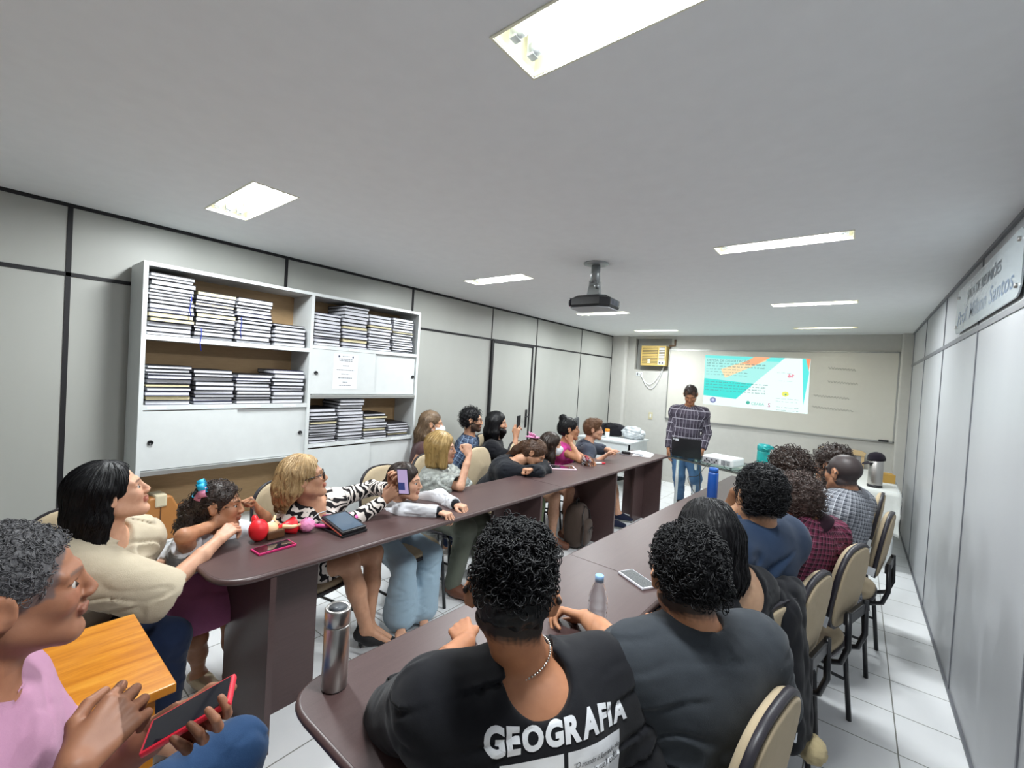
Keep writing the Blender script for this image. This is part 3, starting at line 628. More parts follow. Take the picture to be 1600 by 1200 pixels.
wbt = lay('water_bottle', 'clear plastic water bottle with pale blue cap, beside the forearm', 'bottle', 2.87, 1.36, TZ, 0)
M_PET = glass('clear_pet', 'eef4f8', .03, 1.12)
MB().lathe([(.028, 0), (.032, .006), (.0325, .03), (.0305, .034), (.0325, .038), (.0325, .06), (.0305, .064), (.0325, .068), (.0325, .09), (.0305, .094), (.032, .10), (.031, .125), (.020, .158), (.0125, .172), (.0125, .185)], seg=32).build('bottle_body', M_PET, wbt)
MB().lathe([(.0148, .174), (.0148, .194), (.0135, .196), (0, .196)], seg=32).build('cap', plain('pale_blue_cap', '8fb9e6', .4), wbt)
bb = lay('blue_bottle', 'tall blue drinking bottle on the right table', 'bottle', 2.70, 3.55, TZ, 0)
MB().lathe([(.034, 0), (.037, .006), (.037, .20), (.034, .215)], seg=32).build('body', plain('royal_blue', '1a4f9e', .3, coat=.3), bb)
MB().lathe([(.034, .214), (.034, .243), (.03, .248), (0, .248)], seg=32).build('cap', plain('royal_blue_cap', '2159aa', .35), bb)
tb = lay('teal_airpot', 'turquoise vacuum jug on the glass table', 'jug', 2.775, 5.30, TZ, 25)
M_TEAL = plain('teal_plastic', '1a9a97', .35)
MB().lathe([(.056, 0), (.062, .01), (.062, .20), (.058, .215)], seg=32).build('body', M_TEAL, tb)
MB().lathe([(.060, .212), (.064, .22), (.064, .265), (.05, .285), (0, .288)], seg=32).box((.02, -.03, .235), (.088, .03, .272), bev=.01).build('pump_lid', plain('teal_lid', '108b8b', .35), tb)
MB().tube([(-.03, -.066, .25), (.0, -.085, .24), (.03, -.066, .25)], .008).build('handle', M_TEAL, tb)
sa = lay('steel_airpot', 'steel airpot on the white cloth in the far right corner', 'airpot', 3.70, 5.56, .7492, 0)
MB().lathe([(.056, .02), (.058, .03), (.058, .255), (.052, .265), (.0, .265)], seg=36).build('body', M_STL, sa)
MB().lathe([(.058, 0), (.061, .004), (.060, .024), (.056, .026)], seg=36).build('base_ring', M_BLK, sa)
cp = lay('baseball_cap', 'black cap lying on top of the steel airpot', 'cap', 3.70, 5.57, 1.016, 205); cp.scale = (.74, .74, .8); cp.rotation_euler[1] = .12
mb = MB(); mb.lathe([(.095, -.01), (.098, .015), (.088, .055), (.06, .08), (.02, .092), (0, .093)], seg=28); mb.build('crown', fabric('cap_black', '1c1420', '120d16'), cp)
mb = MB().prism([(.075, -.07), (.12, -.06), (.165, -.03), (.175, 0), (.165, .03), (.12, .06), (.075, .07)], -.012, -.006, M=rot('Y', 14)); mb.build('brim', fabric('cap_black', '1c1420'), cp)
bx = lay('cardboard_box', 'small brown cardboard box behind the steel airpot', 'box', 3.80, 6.02, .7492, 10)
MB().box((-.06, -.08, 0), (.06, .08, .085)).build('carton', plain('brown_card', 'b08a42', .8), bx)
MB().box((-.06, -.08, .085), (-.055, .08, .12), M=None).build('flap', plain('brown_card', 'b08a42', .8), bx)
# phones / tablets
def phone(label, x, y, z, deg, w_, l, case, scr=None, tilt=None, th=.010):
    t = lay('mobile_phone', label, 'phone', x, y, z, deg)
    MB().box((-w_ / 2, -l / 2, 0), (w_ / 2, l / 2, th), bev=.003).build('case', case, t)
    MB().box((-w_ / 2 + .005, -l / 2 + .006, th - .0005), (w_ / 2 - .005, l / 2 - .006, th + .0006)).build('screen', scr or M_SCREEN, t); return t
M_PINKC = plain('magenta_case', 'c02a68', .4); M_REDC = plain('red_case', 'd3263a', .4); M_WHC = plain('white_case', 'dcdde6', .35)
phone('phone in a magenta case on the left table in front of the doll', 1.475, 0.895, TZ + .0002, 2, .083, .168, M_PINKC)
M_LITG = NT('grey_lit_screen'); _b = M_LITG.noise(M_LITG.scaled(M_LITG.coord(), (60, 200, 1)), 2, 2); M_LITG.setp(col=(0.03, 0.03, 0.03, 1), rough=.1, emc=M_LITG.ramp(_b, [(.35, lin('4b5157')), (.6, lin('a7aeb0'))]), ems=.3); M_LITG = M_LITG.m
phone('phone in a white case with lit screen on the right table', 2.82, 1.835, TZ + .0002, 62, .080, .165, M_WHC, M_LITG)
tk = lay('tablet_in_case', 'black tablet propped in its folding case on the left table', 'tablet', 1.455, 1.24, TZ + .0005, 94)
MB().box((-.075, -.115, 0), (.075, .11, .012), bev=.004).build('case_base', M_PLB, tk)
Mk = T(0, -.108, .012) @ rot('X', 12)
MB().box((-.072, 0, 0), (.072, .19, .016), M=Mk, bev=.005).build('tablet_body', M_PLB, tk)
MB().box((-.060, .014, .0158), (.060, .176, .0168), M=Mk).build('screen', plain('tablet_screen', '4d5c6c', .12, coat=.5), tk)
MB().box((-.074, .003, -.004), (-.071, .18, .0), M=Mk).build('red_edge', plain('red_trim', 'b5503f', .5), tk)
t2 = lay('tablet', 'tablet in a pale pink case on the left table before the masked woman', 'tablet', 1.36, 3.56, TZ + .0002, -48)
MB().box((-.085, -.125, 0), (.085, .125, .011), bev=.004).build('case', plain('pale_pink_case', 'e3c5d0', .4), t2)
MB().box((-.072, -.108, .0108), (.072, .108, .0118)).build('screen', M_SCREEN, t2)
pc = lay('pencil_case', 'clear zip pencil case full of pens on the left table', 'pencil case', 1.42, 3.93, TZ, 40)
M_CLR = glass('clear_vinyl', 'f2ecf0', .12, 1.1)
MB().box((-.055, -.11, .001), (.055, .11, .075), bev=.02).build('pouch', M_CLR, pc)
MB().tube([(0, -.10, .077), (0, .10, .077)], .004).build('zip', M_REDC, pc)
rr = random.Random(6); cols = ['dcdfe6', '2b2b33', 'b03044', 'd8a0b8', '8a8fa0', 'e6e8ee']
for i in range(14):
    a = rr.uniform(-.04, .04); z = rr.uniform(.01, .06); b = rr.uniform(-.02, .02)
    tag(MB().tube([(a, -.085 + rr.uniform(0, .02), z), (a + b, .07, z)], .0045, 7).lathe([(.0048, 0), (.0048, .02), (.001, .028)], M=T(a + b, .07, z) @ rot('X', -90), seg=7).build('pen', plain('pen_' + cols[i % 6], cols[i % 6], .4), None), 'small %s pen among the others inside the clear pencil case' % ['white', 'black', 'red', 'pink', 'grey', 'cream-white'][i % 6], 'pen', 'pens inside the clear pencil case').matrix_world = Matrix.Translation((1.42, 3.93, TZ)) @ rot('Z', 40)
mk = lay('red_marker', 'marker with a red cap beside the pencil case', 'marker', 1.50, 4.06, TZ + .0095, -35)
MB().tube([(0, -.06, 0), (0, .02, 0)], .009, 12).build('barrel', M_PLW, mk); MB().tube([(0, .02, 0), (0, .062, 0)], [.0095, .008], 12).build('cap', M_REDC, mk)
for i, (x, y, d, l) in enumerate(((1.56, 5.06, 12, 'loose white sheet on the left table, nearest the presenter'), (1.46, 5.17, -20, 'loose white sheet lying beyond the other, near the adapter'))):
    tag(MB().box((-.105, -.148, 0), (.105, .148, .0012)).build('paper_sheet', M_PAPER), l, 'paper', 'loose sheets on the left table').location = (x, y, TZ + .0003 + i * .0016); bpy.data.objects['paper_sheet' if i == 0 else 'paper_sheet.001'].rotation_euler = (0, 0, math.radians(d))
ad = lay('power_adapter', 'black power adapter with coiled cable on the left table', 'adapter', 1.40, 4.93, TZ, 30)
MB().box((-.05, -.025, .001), (.05, .025, .032), bev=.008).build('brick', M_PLB, ad)
MB().tube([(.05 + .10 * math.cos(a) * (1 + a * .03), -.05 + .09 * math.sin(a), .006 + .001 * (i % 3)) for i, a in enumerate([k * .3 for k in range(50)])], .0032, 6).build('cable', M_GTRIM, ad)
# laptop
lp = lay('laptop', 'open black laptop on the glass table, lid towards the camera', 'laptop', 1.965, 5.40, TZ, 2)
MB().box((-.165, -.03, 0), (.165, .20, .018), bev=.004).build('keyboard_base', M_PLB, lp)
Ml = T(0, -.03, .012) @ rot('X', 12)
lid = MB().box((-.168, -.008, 0), (.168, 0, .225), M=Ml, bev=.003).build('lid', M_PLB, lp)
MB().box((-.155, 0, .012), (.155, .001, .215), M=Ml).build('display', M_SCREEN, lp)
MB().box((-.125, -.0092, .185), (-.085, -.0082, .210), M=Ml).box((-.155, -.0092, .198), (-.135, -.0082, .210), M=Ml).build('sticker', M_PAPER, lid)
# table projector
tp = lay('table_projector', 'white projector with cables on the glass table', 'projector', 2.40, 5.22, TZ, -14)
MB().box((-.17, -.13, .012), (.17, .14, .105), bev=.02).build('case', M_PLW, tp)
MB().box((-.16, -.134, .025), (.02, -.128, .085)).build('port_panel', plain('port_grey', 'a8a8ac', .5), tp)
mb = MB()
for i, x in enumerate((-.14, -.12, -.09, -.06, -.03, -.01)): mb.box((x, -.139, .035 + .02 * (i % 2)), (x + .014, -.131, .05 + .02 * (i % 2)))
mb.build('socket', M_PLB, tp)
mb = MB()
for i in range(6): mb.box((.05 + i * .016, -.1345, .03), (.058 + i * .016, -.129, .08))
mb.build('vent', M_GTRIM, tp)
for x in (-.13, .13): MB().lathe([(.012, 0), (.012, .014)], c=(x, -.08, 0), seg=12).build('foot', M_PLB, tp)
for k, (pts, lab) in enumerate((([(2.28, 5.10, .82), (2.22, 5.03, .80), (2.16, 5.06, .777), (2.1, 5.2, .777)], 'black cable running from the laptop to the white projector'), ([(2.33, 5.08, .80), (2.28, 4.98, .76), (2.22, 4.95, .66), (2.10, 5.02, .60), (2.2, 5.06, .42), (2.24, 4.98, .62), (2.2, 5.02, .75)], 'black cable hanging in a loop below the glass table'), ([(2.44, 5.08, .80), (2.50, 4.98, .777), (2.60, 5.02, .777), (2.62, 5.15, .777)], 'black cable curling right of the white projector'))):
    P_ = [Vector(p) for p in pts]; sm = []
    for i in range(len(P_) - 1):
        a, b, c_, d = P_[max(i - 1, 0)], P_[i], P_[i + 1], P_[min(i + 2, len(P_) - 1)]
        for t in [q / 8 for q in range(8)]: sm.append(.5 * ((2 * b) + (c_ - a) * t + (2 * a - 5 * b + 4 * c_ - d) * t * t + (3 * b - a - 3 * c_ + d) * t ** 3))
    tag(MB().tube(sm + [P_[-1]], .0035, 6).build('cable', M_PLB), lab, 'cable')
# doll, headphones
M_RED = plain('bright_red', 'e01f2a', .45); M_DSK = plain('doll_skin', 'edc79a', .5); M_DHR = plain('doll_brown_hair', '5b3a1f', .5); M_PNK = plain('candy_pink', 'e25ba0', .4)
dl = lay('doll', 'small doll in red dress and round red hat lying on the left table', 'doll', 1.34, 0.90, TZ, 0)
MB().ball((0, -.02, .052), (.048, .042, .052), seg=24, rings=16).ball((-.055, -.015, .075), (.036, .016, .026), M=rot('Y', 60)).build('hat', M_RED, dl)
MB().ball((0, .035, .042), (.034, .034, .036)).build('head', M_DSK, dl)
MB().box((.012, .005, .005), (.042, .085, .045), bev=.008).build('hair', M_DHR, dl)
for s in (-1, 1): MB().ball((.008 * s - .012, .05, .072), (.006, .008, .004)).build('eye', M_PAPER if s < 0 else M_BLK, dl)
MB().lathe([(.014, 0), (.024, .03), (.046, .075), (.038, .08), (0, .08)], M=T(0, .07, .036) @ rot('X', -90)).build('dress', M_RED, dl)
MB().tube([(-.02, .075, .05), (-.055, .07, .065), (-.06, .08, .085)], [.011, .009, .006]).build('arm', M_DSK, dl); MB().tube([(.02, .08, .05), (.04, .12, .045), (.035, .16, .045)], [.011, .009, .007]).build('arm', M_DSK, dl)
for s in (-.015, .015): MB().tube([(s, .145, .03), (s, .18, .02), (s * 1.2, .205, .02)], [.012, .011, .014]).build('leg', M_RED, dl)
hp = lay('headphones', 'pink headphones with fluffy round ear pads beside the tablet', 'headphones', 1.33, 1.20, TZ, -25)
M_FLF = fabric('pink_fluff', 'f7a9d0', 'ea8dbd', 1.0, 250, 1.0)
mb = MB().ball((.085, -.075, .036), (.036, .036, .035), seg=28, rings=20)
r7 = np.random.RandomState(2); mb.v = [tuple(np.array(v) + r7.normal(0, .0018, 3)) for v in mb.v]; mb.build('ear_pad', M_FLF, hp)
MB().ball((-.07, -.06, .03), (.03, .03, .028)).build('ear_pad', M_FLF, hp)
MB().tube([(.085, -.05, .03), (.09, .03, .02), (.075, .11, .02), (.03, .17, .035), (-.03, .17, .035), (-.075, .10, .02), (-.075, -.04, .02)], .009, 10).build('headband', M_PNK, hp)
MB().tube([(.06, -.06, .05), (.02, -.02, .07), (-.04, .02, .06), (-.07, .0, .04)], .0025, 6).build('lead', M_PLW, hp)
# handbag in the niche
hb = lay('handbag', 'tan leather handbag standing in the bookcase niche', 'handbag', .24, .74, .50, 5)
M_TAN = plain('tan_leather', 'a8713c', .45, bump=.2); M_TAN2 = plain('cream_suede', 'cbbfa2', .8)
bd = MB(); prof = [(-.125, 0), (.125, 0), (.105, .17), (.055, .27), (-.055, .27), (-.105, .17)]
bd.prism(prof, -.055, .055, M=Matrix(((0, 0, 1, 0), (1, 0, 0, 0), (0, 1, 0, 0), (0, 0, 0, 1)))); ob = bd.build('bag_body', M_TAN, hb); bv = ob.modifiers.new('b', 'BEVEL'); bv.width = .012; bv.segments = 3
MB().box((-.058, -.03, .21), (.062, .03, .285), bev=.01).build('flap', M_TAN2, hb)
MB().box((.0555, -.003, .02), (.0575, .003, .22)).build('seam', M_DHR, hb)
MB().tube([(0, .095, .19), (.01, .135, .20), (.015, .165, .13), (.02, .16, .05), (.02, .125, .02)], .008).build('strap', M_TAN, hb)
MB().tube([(0, -.095, .19), (.01, -.135, .20), (.015, -.165, .13), (.02, -.16, .05), (.02, -.125, .02)], .008).build('strap', M_TAN, hb)
# backpack by the table leg
bk = lay('backpack', 'brown backpack standing on the floor against the left table leg', 'backpack', 1.45, 3.74, 0, 12)
M_BRN = fabric('brown_canvas', '4e4038', '3d322c', .85, 400, .4)
def lump(name, c, r, mat, par, e=3.2):
    bm = bmesh.new(); bmesh.ops.create_cube(bm, size=2); bmesh.ops.subdivide_edges(bm, edges=list(bm.edges), cuts=7, use_grid_fill=True)
    for v in bm.verts:
        p = v.co; L = (abs(p.x) ** e + abs(p.y) ** e + abs(p.z) ** e) ** (1 / e); p /= L; v.co = Vector((p.x * r[0] + c[0], p.y * r[1] + c[1], p.z * r[2] + c[2]))
    me = bpy.data.meshes.new(name); bm.to_mesh(me); bm.free(); me.materials.append(mat)
    for p in me.polygons: p.use_smooth = True
    o = bpy.data.objects.new(name, me); COL.objects.link(o); o.parent = par; return o
lump('main_compartment', (0, 0, .21), (.10, .15, .21), M_BRN, bk); lump('front_pocket', (.10, 0, .16), (.045, .12, .12), M_BRN, bk)
MB().tube([(.105, -.125, .06), (.112, -.135, .2), (.09, -.11, .34), (.07, 0, .40), (.09, .11, .34), (.112, .135, .2), (.105, .125, .06)], .006, 6).tube([(.148, -.09, .19), (.15, 0, .21), (.148, .09, .19)], .004, 6).build('zip', M_BLK, bk)
MB().box((.149, -.03, .15), (.152, -.02, .19)).box((.149, .05, .16), (.152, .055, .17)).build('zip_pull', M_CHROME, bk)
MB().tube([(0, -.04, .41), (0, -.03, .46), (0, .03, .46), (0, .04, .41)], .009, 8).build('grab_handle', M_BLK, bk)
# things on the far left desk
db = lay('black_bag', 'black bag slumped on the far left white desk', 'bag', .50, 6.42, .76, 10)
lump('bag_body', (0, 0, .10), (.24, .13, .105), fabric('black_nylon', '1b1a20'), db, 2.2); MB().tube([(-.1, -.1, .17), (0, -.12, .215), (.12, -.1, .17)], .008).build('handle', M_BLK, db)
ob_ = lay('pill_bottle', 'small white bottle with an orange lid on the far left desk', 'bottle', .56, 6.13, .76, 0)
MB().lathe([(.033, 0), (.035, .004), (.035, .085), (.03, .095)]).build('body', M_PLW, ob_); MB().lathe([(.036, .092), (.036, .13), (.033, .134), (0, .134)]).build('lid', plain('orange_lid', 'f0972a', .4), ob_)
def crumple(name, c, r, mat, seed):
    bm = bmesh.new(); bmesh.ops.create_icosphere(bm, subdivisions=4, radius=1); q = np.random.RandomState(seed); K = q.normal(0, 3.2, (14, 3)); ph = q.uniform(0, 6, 14)
    for v in bm.verts:
        p = np.array(v.co); k = 1 + .16 * np.sum(np.abs(np.sin(K @ p + ph)) - .6) / 2.2; v.co = Vector((p[0] * r[0] * k + c[0], p[1] * r[1] * k + c[1], max(0.0, p[2] * r[2] * k + c[2])))
    me = bpy.data.meshes.new(name); bm.to_mesh(me); bm.free(); me.materials.append(mat); o = bpy.data.objects.new(name, me); COL.objects.link(o); return o
pb = crumple('plastic_bag', (0, 0, .08), (.17, .14, .10), plain('thin_white_plastic', 'ccd2d6', .25, alpha=.85), 3); pb.location = (.86, 6.42, .7605)
tag(pb, 'crumpled white plastic bag on the far left desk', 'plastic bag')
mn = lay('office_chair', 'dark grey chair back standing behind the man in the polo', 'chair', .45, 5.35, 0, 20)
MB().box((-.02, -.16, .80), (.02, .16, 1.08), bev=.015).build('backrest', plain('dark_grey_vinyl', '3a3d42', .5), mn); MB().tube([(0, 0, .03), (0, 0, .82)], .018).box((-.2, -.2, .42), (.2, .2, .46), bev=.01).build('post', M_BLK, mn)
mb = MB()
for k in range(5): a = k * 2 * PI / 5; mb.tube([(0, 0, .04), (.24 * math.cos(a), .24 * math.sin(a), .018)], .016, 8)
mb.build('star_base', M_BLK, mn)
# cushion / jacket by the near right chairs
pm = thing('fluffy_pompom', 'cream fluffy pompom hanging by a thin cord from the black jacket', 'pompom', (3.472, 1.775, .45))
mb = MB().ball((0, 0, 0), (.042, .042, .045), seg=30, rings=22); mb.v = [tuple(np.array(v) + r7.normal(0, .0014, 3)) for v in mb.v]; mb.build('pompom_ball', fabric('cream_fleece', 'c9b993', 'b3a27c', 1, 300, .8), pm)
MB().tube([(0, 0, .04), (-.02, -.005, .10), (-.075, -.02, .155)], .0025, 6).build('cord', M_BLK, pm)
# ================================================================= IMPLICIT-SURFACE MODELLING (for people)
F32 = np.float32
def unit(v):
    v = np.asarray(v, float); n = np.linalg.norm(v); return v / n if n > 1e-9 else v
class Fld:
    """list of primitives, evaluated on a grid; op '+': smooth union, '-': smooth subtraction, '&': intersection"""
    def __init__(s): s.p = []
    def cone(s, a, b, ra, rb, k=.02, op='+', flat=None, fs=1.0):
        s.p.append(('c', np.asarray(a, float), np.asarray(b, float), ra, rb, k, op, None if flat is None else unit(flat), fs)); return s
    def ell(s, c, r, R=None, k=.02, op='+'):
        s.p.append(('e', np.asarray(c, float), np.asarray(r, float), np.eye(3) if R is None else np.asarray(R, float), k, op)); return s
    def half(s, n, c, k=.006):   # keep where n.p < c
        s.p.append(('h', unit(n), float(c), k)); return s
    def bounds(s):
        lo = np.full(3, 1e9); hi = -lo
        for q in s.p:
            if q[0] == 'c' and q[6] == '+':
                r = max(q[3], q[4]) * max(1.0, q[8]) + .02; lo = np.minimum(lo, np.minimum(q[1], q[2]) - r); hi = np.maximum(hi, np.maximum(q[1], q[2]) + r)
            elif q[0] == 'e' and q[5] == '+': r = q[2].max() + .02; lo = np.minimum(lo, q[1] - r); hi = np.maximum(hi, q[1] + r)
        return lo, hi
    def grid(s, h, lo=None, hi=None, disp=None):
        if lo is None: lo, hi = s.bounds()
        lo = np.floor(np.asarray(lo) / h) * h; n = np.ceil((np.asarray(hi) - lo) / h).astype(int) + 1
        D = np.full(tuple(n), .3, F32); ax = [(lo[i] + h * np.arange(n[i])).astype(F32) for i in range(3)]
        for q in s.p:
            if q[0] == 'h':
                d = (ax[0][:, None, None] * F32(q[1][0]) + ax[1][None, :, None] * F32(q[1][1]) + ax[2][None, None, :] * F32(q[1][2])) - F32(q[2])
                k = q[3]; hh = np.clip(.5 - .5 * (D - d) / k, 0, 1); D = (D * (1 - hh) + d * hh + k * hh * (1 - hh)).astype(F32); continue
            if q[0] == 'c':
                r = max(q[3], q[4]) * max(1.0, q[8]) + q[5] + .05; a0 = np.minimum(q[1], q[2]) - r; a1 = np.maximum(q[1], q[2]) + r
            else: r = q[2].max() + q[4] + .05; a0 = q[1] - r; a1 = q[1] + r
            i0 = np.clip(np.floor((a0 - lo) / h).astype(int), 0, n); i1 = np.clip(np.ceil((a1 - lo) / h).astype(int) + 1, 0, n)
            if (i1 <= i0).any(): continue
            X = ax[0][i0[0]:i1[0], None, None]; Y = ax[1][None, i0[1]:i1[1], None]; Z = ax[2][None, None, i0[2]:i1[2]]
            S = D[i0[0]:i1[0], i0[1]:i1[1], i0[2]:i1[2]]
            if q[0] == 'c':
                _, a, b, ra, rb, k, op, fl, fs = q; ab = b - a; L2 = float(ab @ ab) + 1e-12; x, y, z = X - F32(a[0]), Y - F32(a[1]), Z - F32(a[2])
                t = np.clip((x * F32(ab[0]) + y * F32(ab[1]) + z * F32(ab[2])) / F32(L2), 0, 1)
                x = x - t * F32(ab[0]); y = y - t * F32(ab[1]); z = z - t * F32(ab[2])
                d2 = x * x + y * y + z * z
                if fl is not None:
                    m_ = x * F32(fl[0]) + y * F32(fl[1]) + z * F32(fl[2]); d2 = d2 + (1 / fs ** 2 - 1) * m_ * m_
                d = np.sqrt(d2) - (F32(ra) + t * F32(rb - ra))
                if fl is not None and fs > 1: pass
            else:
                _, c, rr, R, k, op = q; x, y, z = X - F32(c[0]), Y - F32(c[1]), Z - F32(c[2])
                u = [(x * F32(R[0][i]) + y * F32(R[1][i]) + z * F32(R[2][i])) for i in range(3)]
                k0 = np.sqrt(sum((u[i] / F32(rr[i])) ** 2 for i in range(3))); k1 = np.sqrt(sum((u[i] / F32(rr[i] ** 2)) ** 2 for i in range(3))) + 1e-6
                d = k0 * (k0 - 1) / k1
            if op == '+': hh = np.clip(.5 + .5 * (S - d) / k, 0, 1); S[...] = S * (1 - hh) + d * hh - k * hh * (1 - hh)
            else: hh = np.clip(.5 - .5 * (S + d) / k, 0, 1); S[...] = S * (1 - hh) - d * hh + k * hh * (1 - hh)
        if disp is not None:
            msk = np.abs(D) < .03; I = np.nonzero(msk)
            if len(I[0]): P = np.stack([ax[0][I[0]], ax[1][I[1]], ax[2][I[2]]], 1); D[I] -= disp(P).astype(F32)
        return D, lo, h
def surfnet(D, lo, h):
    S = D < 0; n = D.shape
    c = np.zeros((n[0] - 1, n[1] - 1, n[2] - 1), np.int8)
    for i in (0, 1):
        for j in (0, 1):
            for k in (0, 1): c += S[i:n[0] - 1 + i, j:n[1] - 1 + j, k:n[2] - 1 + k]
    act = (c > 0) & (c < 8); I = np.argwhere(act)
    if not len(I): return np.zeros((0, 3)), np.zeros((0, 4), int)
    idx = -np.ones(act.shape, np.int64); idx[tuple(I.T)] = np.arange(len(I))
    acc = np.zeros((len(I), 3)); cnt = np.zeros(len(I))
    corners = [(i, j, k) for i in (0, 1) for j in (0, 1) for k in (0, 1)]
    for a in corners:
        for d in range(3):
            if a[d]: continue
            b = list(a); b[d] = 1
            va = D[I[:, 0] + a[0], I[:, 1] + a[1], I[:, 2] + a[2]]; vb = D[I[:, 0] + b[0], I[:, 1] + b[1], I[:, 2] + b[2]]
            mk = (va < 0) != (vb < 0); t = np.where(mk, va / np.where(mk, va - vb, 1), 0); p = np.tile(np.array(a, float), (len(I), 1)); p[:, d] = t
            acc[mk] += p[mk]; cnt[mk] += 1
    V = lo + h * (I + acc / cnt[:, None]); fs = []
    for d in range(3):
        e1, e2 = [(1, 2), (2, 0), (0, 1)][d]
        sl0 = [slice(None)] * 3; sl1 = [slice(None)] * 3; sl0[d] = slice(0, n[d] - 1); sl1[d] = slice(1, n[d])
        A, B = S[tuple(sl0)], S[tuple(sl1)]; E = np.argwhere(A != B)
        E = E[(E[:, e1] > 0) & (E[:, e2] > 0) & (E[:, e1] < n[e1] - 1) & (E[:, e2] < n[e2] - 1)]
        if not len(E): continue
        def cell(o1, o2): q = E.copy(); q[:, e1] -= o1; q[:, e2] -= o2; return idx[q[:, 0], q[:, 1], q[:, 2]]
        f = np.stack([cell(1, 1), cell(0, 1), cell(0, 0), cell(1, 0)], 1); ins = A[tuple(E.T)]
        f[~ins] = f[~ins][:, ::-1]; fs.append(f[(f >= 0).all(1)])
    return V, np.concatenate(fs)
def relax(V, Fc, it=1, lam=.5):
    e = np.concatenate([Fc[:, [0, 1]], Fc[:, [1, 2]], Fc[:, [2, 3]], Fc[:, [3, 0]]])
    for _ in range(it):
        s = np.zeros_like(V); c = np.zeros(len(V))
        for k in range(3): s[:, k] = np.bincount(e[:, 0], V[e[:, 1], k], len(V)) + np.bincount(e[:, 1], V[e[:, 0], k], len(V))
        c = np.bincount(e[:, 0], minlength=len(V)) + np.bincount(e[:, 1], minlength=len(V)); c[c == 0] = 1
        V = V + lam * (s / c[:, None] - V)
    return V
def mk(name, V, Fc, mats, parent=None, attrs=None, mi=None):
    me = bpy.data.meshes.new(name); me.vertices.add(len(V)); me.vertices.foreach_set('co', V.astype(F32).ravel())
    if isinstance(Fc, np.ndarray): Fl = [Fc]
    else: Fl = [f for f in Fc if len(f)]
    tot = sum(f.size for f in Fl); nf = sum(len(f) for f in Fl)
    me.loops.add(tot); me.polygons.add(nf)
    me.loops.foreach_set('vertex_index', np.concatenate([f.ravel() for f in Fl]).astype(np.int32))
    sizes = np.concatenate([np.full(len(f), f.shape[1]) for f in Fl]); me.polygons.foreach_set('loop_start', (np.cumsum(sizes) - sizes).astype(np.int32))
    me.polygons.foreach_set('use_smooth', np.ones(nf, bool))
    for m_ in (mats if isinstance(mats, (list, tuple)) else [mats]): me.materials.append(m_)
    if mi is not None: me.polygons.foreach_set('material_index', mi.astype(np.int32))
    for nm, (ty, arr) in (attrs or {}).items():
        at = me.attributes.new(nm, ty, 'POINT')
        at.data.foreach_set('color' if 'COLOR' in ty else 'vector', arr.astype(F32).ravel())
    me.update(calc_edges=True); me.validate()
    o = bpy.data.objects.new(name, me); COL.objects.link(o)
    if parent is not None: o.parent = parent
    return o
def waves(n, lam, seed):
    r = np.random.RandomState(seed); K = r.normal(size=(n, 3)); K /= np.linalg.norm(K, axis=1)[:, None]; K *= (2 * PI / lam) * r.uniform(.7, 1.4, (n, 1)); ph = r.uniform(0, 6.28, n)
    return lambda P: np.sin(P @ K.T + ph).mean(1) * math.sqrt(n) * .7
def tubes(paths, rads, seg=4):
    """many thin tubes at once: paths (N,S,3), rads (N,S) -> V, quads"""
    P = np.asarray(paths); N, S, _ = P.shape; tg = np.empty_like(P); tg[:, 1:-1] = P[:, 2:] - P[:, :-2]; tg[:, 0] = P[:, 1] - P[:, 0]; tg[:, -1] = P[:, -1] - P[:, -2]
    tg /= np.linalg.norm(tg, axis=2)[..., None] + 1e-9
    ref = np.where(np.abs(tg[..., 2:3]) < .9, np.array([0, 0, 1.0]), np.array([1.0, 0, 0])); u = np.cross(tg, ref); u /= np.linalg.norm(u, axis=2)[..., None] + 1e-9; v = np.cross(tg, u)
    a = 2 * PI * np.arange(seg) / seg; R = rads[..., None, None] * (u[:, :, None] * np.cos(a)[None, None, :, None] + v[:, :, None] * np.sin(a)[None, None, :, None])
    V = (P[:, :, None] + R).reshape(-1, 3); b = (np.arange(N) * S * seg)[:, None, None] + (np.arange(S - 1) * seg)[None, :, None] + np.arange(seg)[None, None, :]
    nx = np.roll(np.arange(seg), -1); b2 = (np.arange(N) * S * seg)[:, None, None] + (np.arange(S - 1) * seg)[None, :, None] + nx[None, None, :]
    return V, np.stack([b, b2, b2 + seg, b + seg], -1).reshape(-1, 4)
def sampler(D, lo, h):
    def f(P):
        q = (P - lo) / h; i = np.clip(np.floor(q).astype(int), 0, np.array(D.shape) - 2); t = np.clip(q - i, 0, 1); r = 0
        for a in (0, 1):
            for b in (0, 1):
                for c in (0, 1): r = r + D[i[:, 0] + a, i[:, 1] + b, i[:, 2] + c] * np.where(a, t[:, 0], 1 - t[:, 0]) * np.where(b, t[:, 1], 1 - t[:, 1]) * np.where(c, t[:, 2], 1 - t[:, 2])
        return r
    def g(P, e=.004):
        G = np.stack([f(P + np.eye(3)[k] * e) - f(P - np.eye(3)[k] * e) for k in range(3)], 1); return G / (np.linalg.norm(G, axis=1)[:, None] + 1e-9)
    return f, g
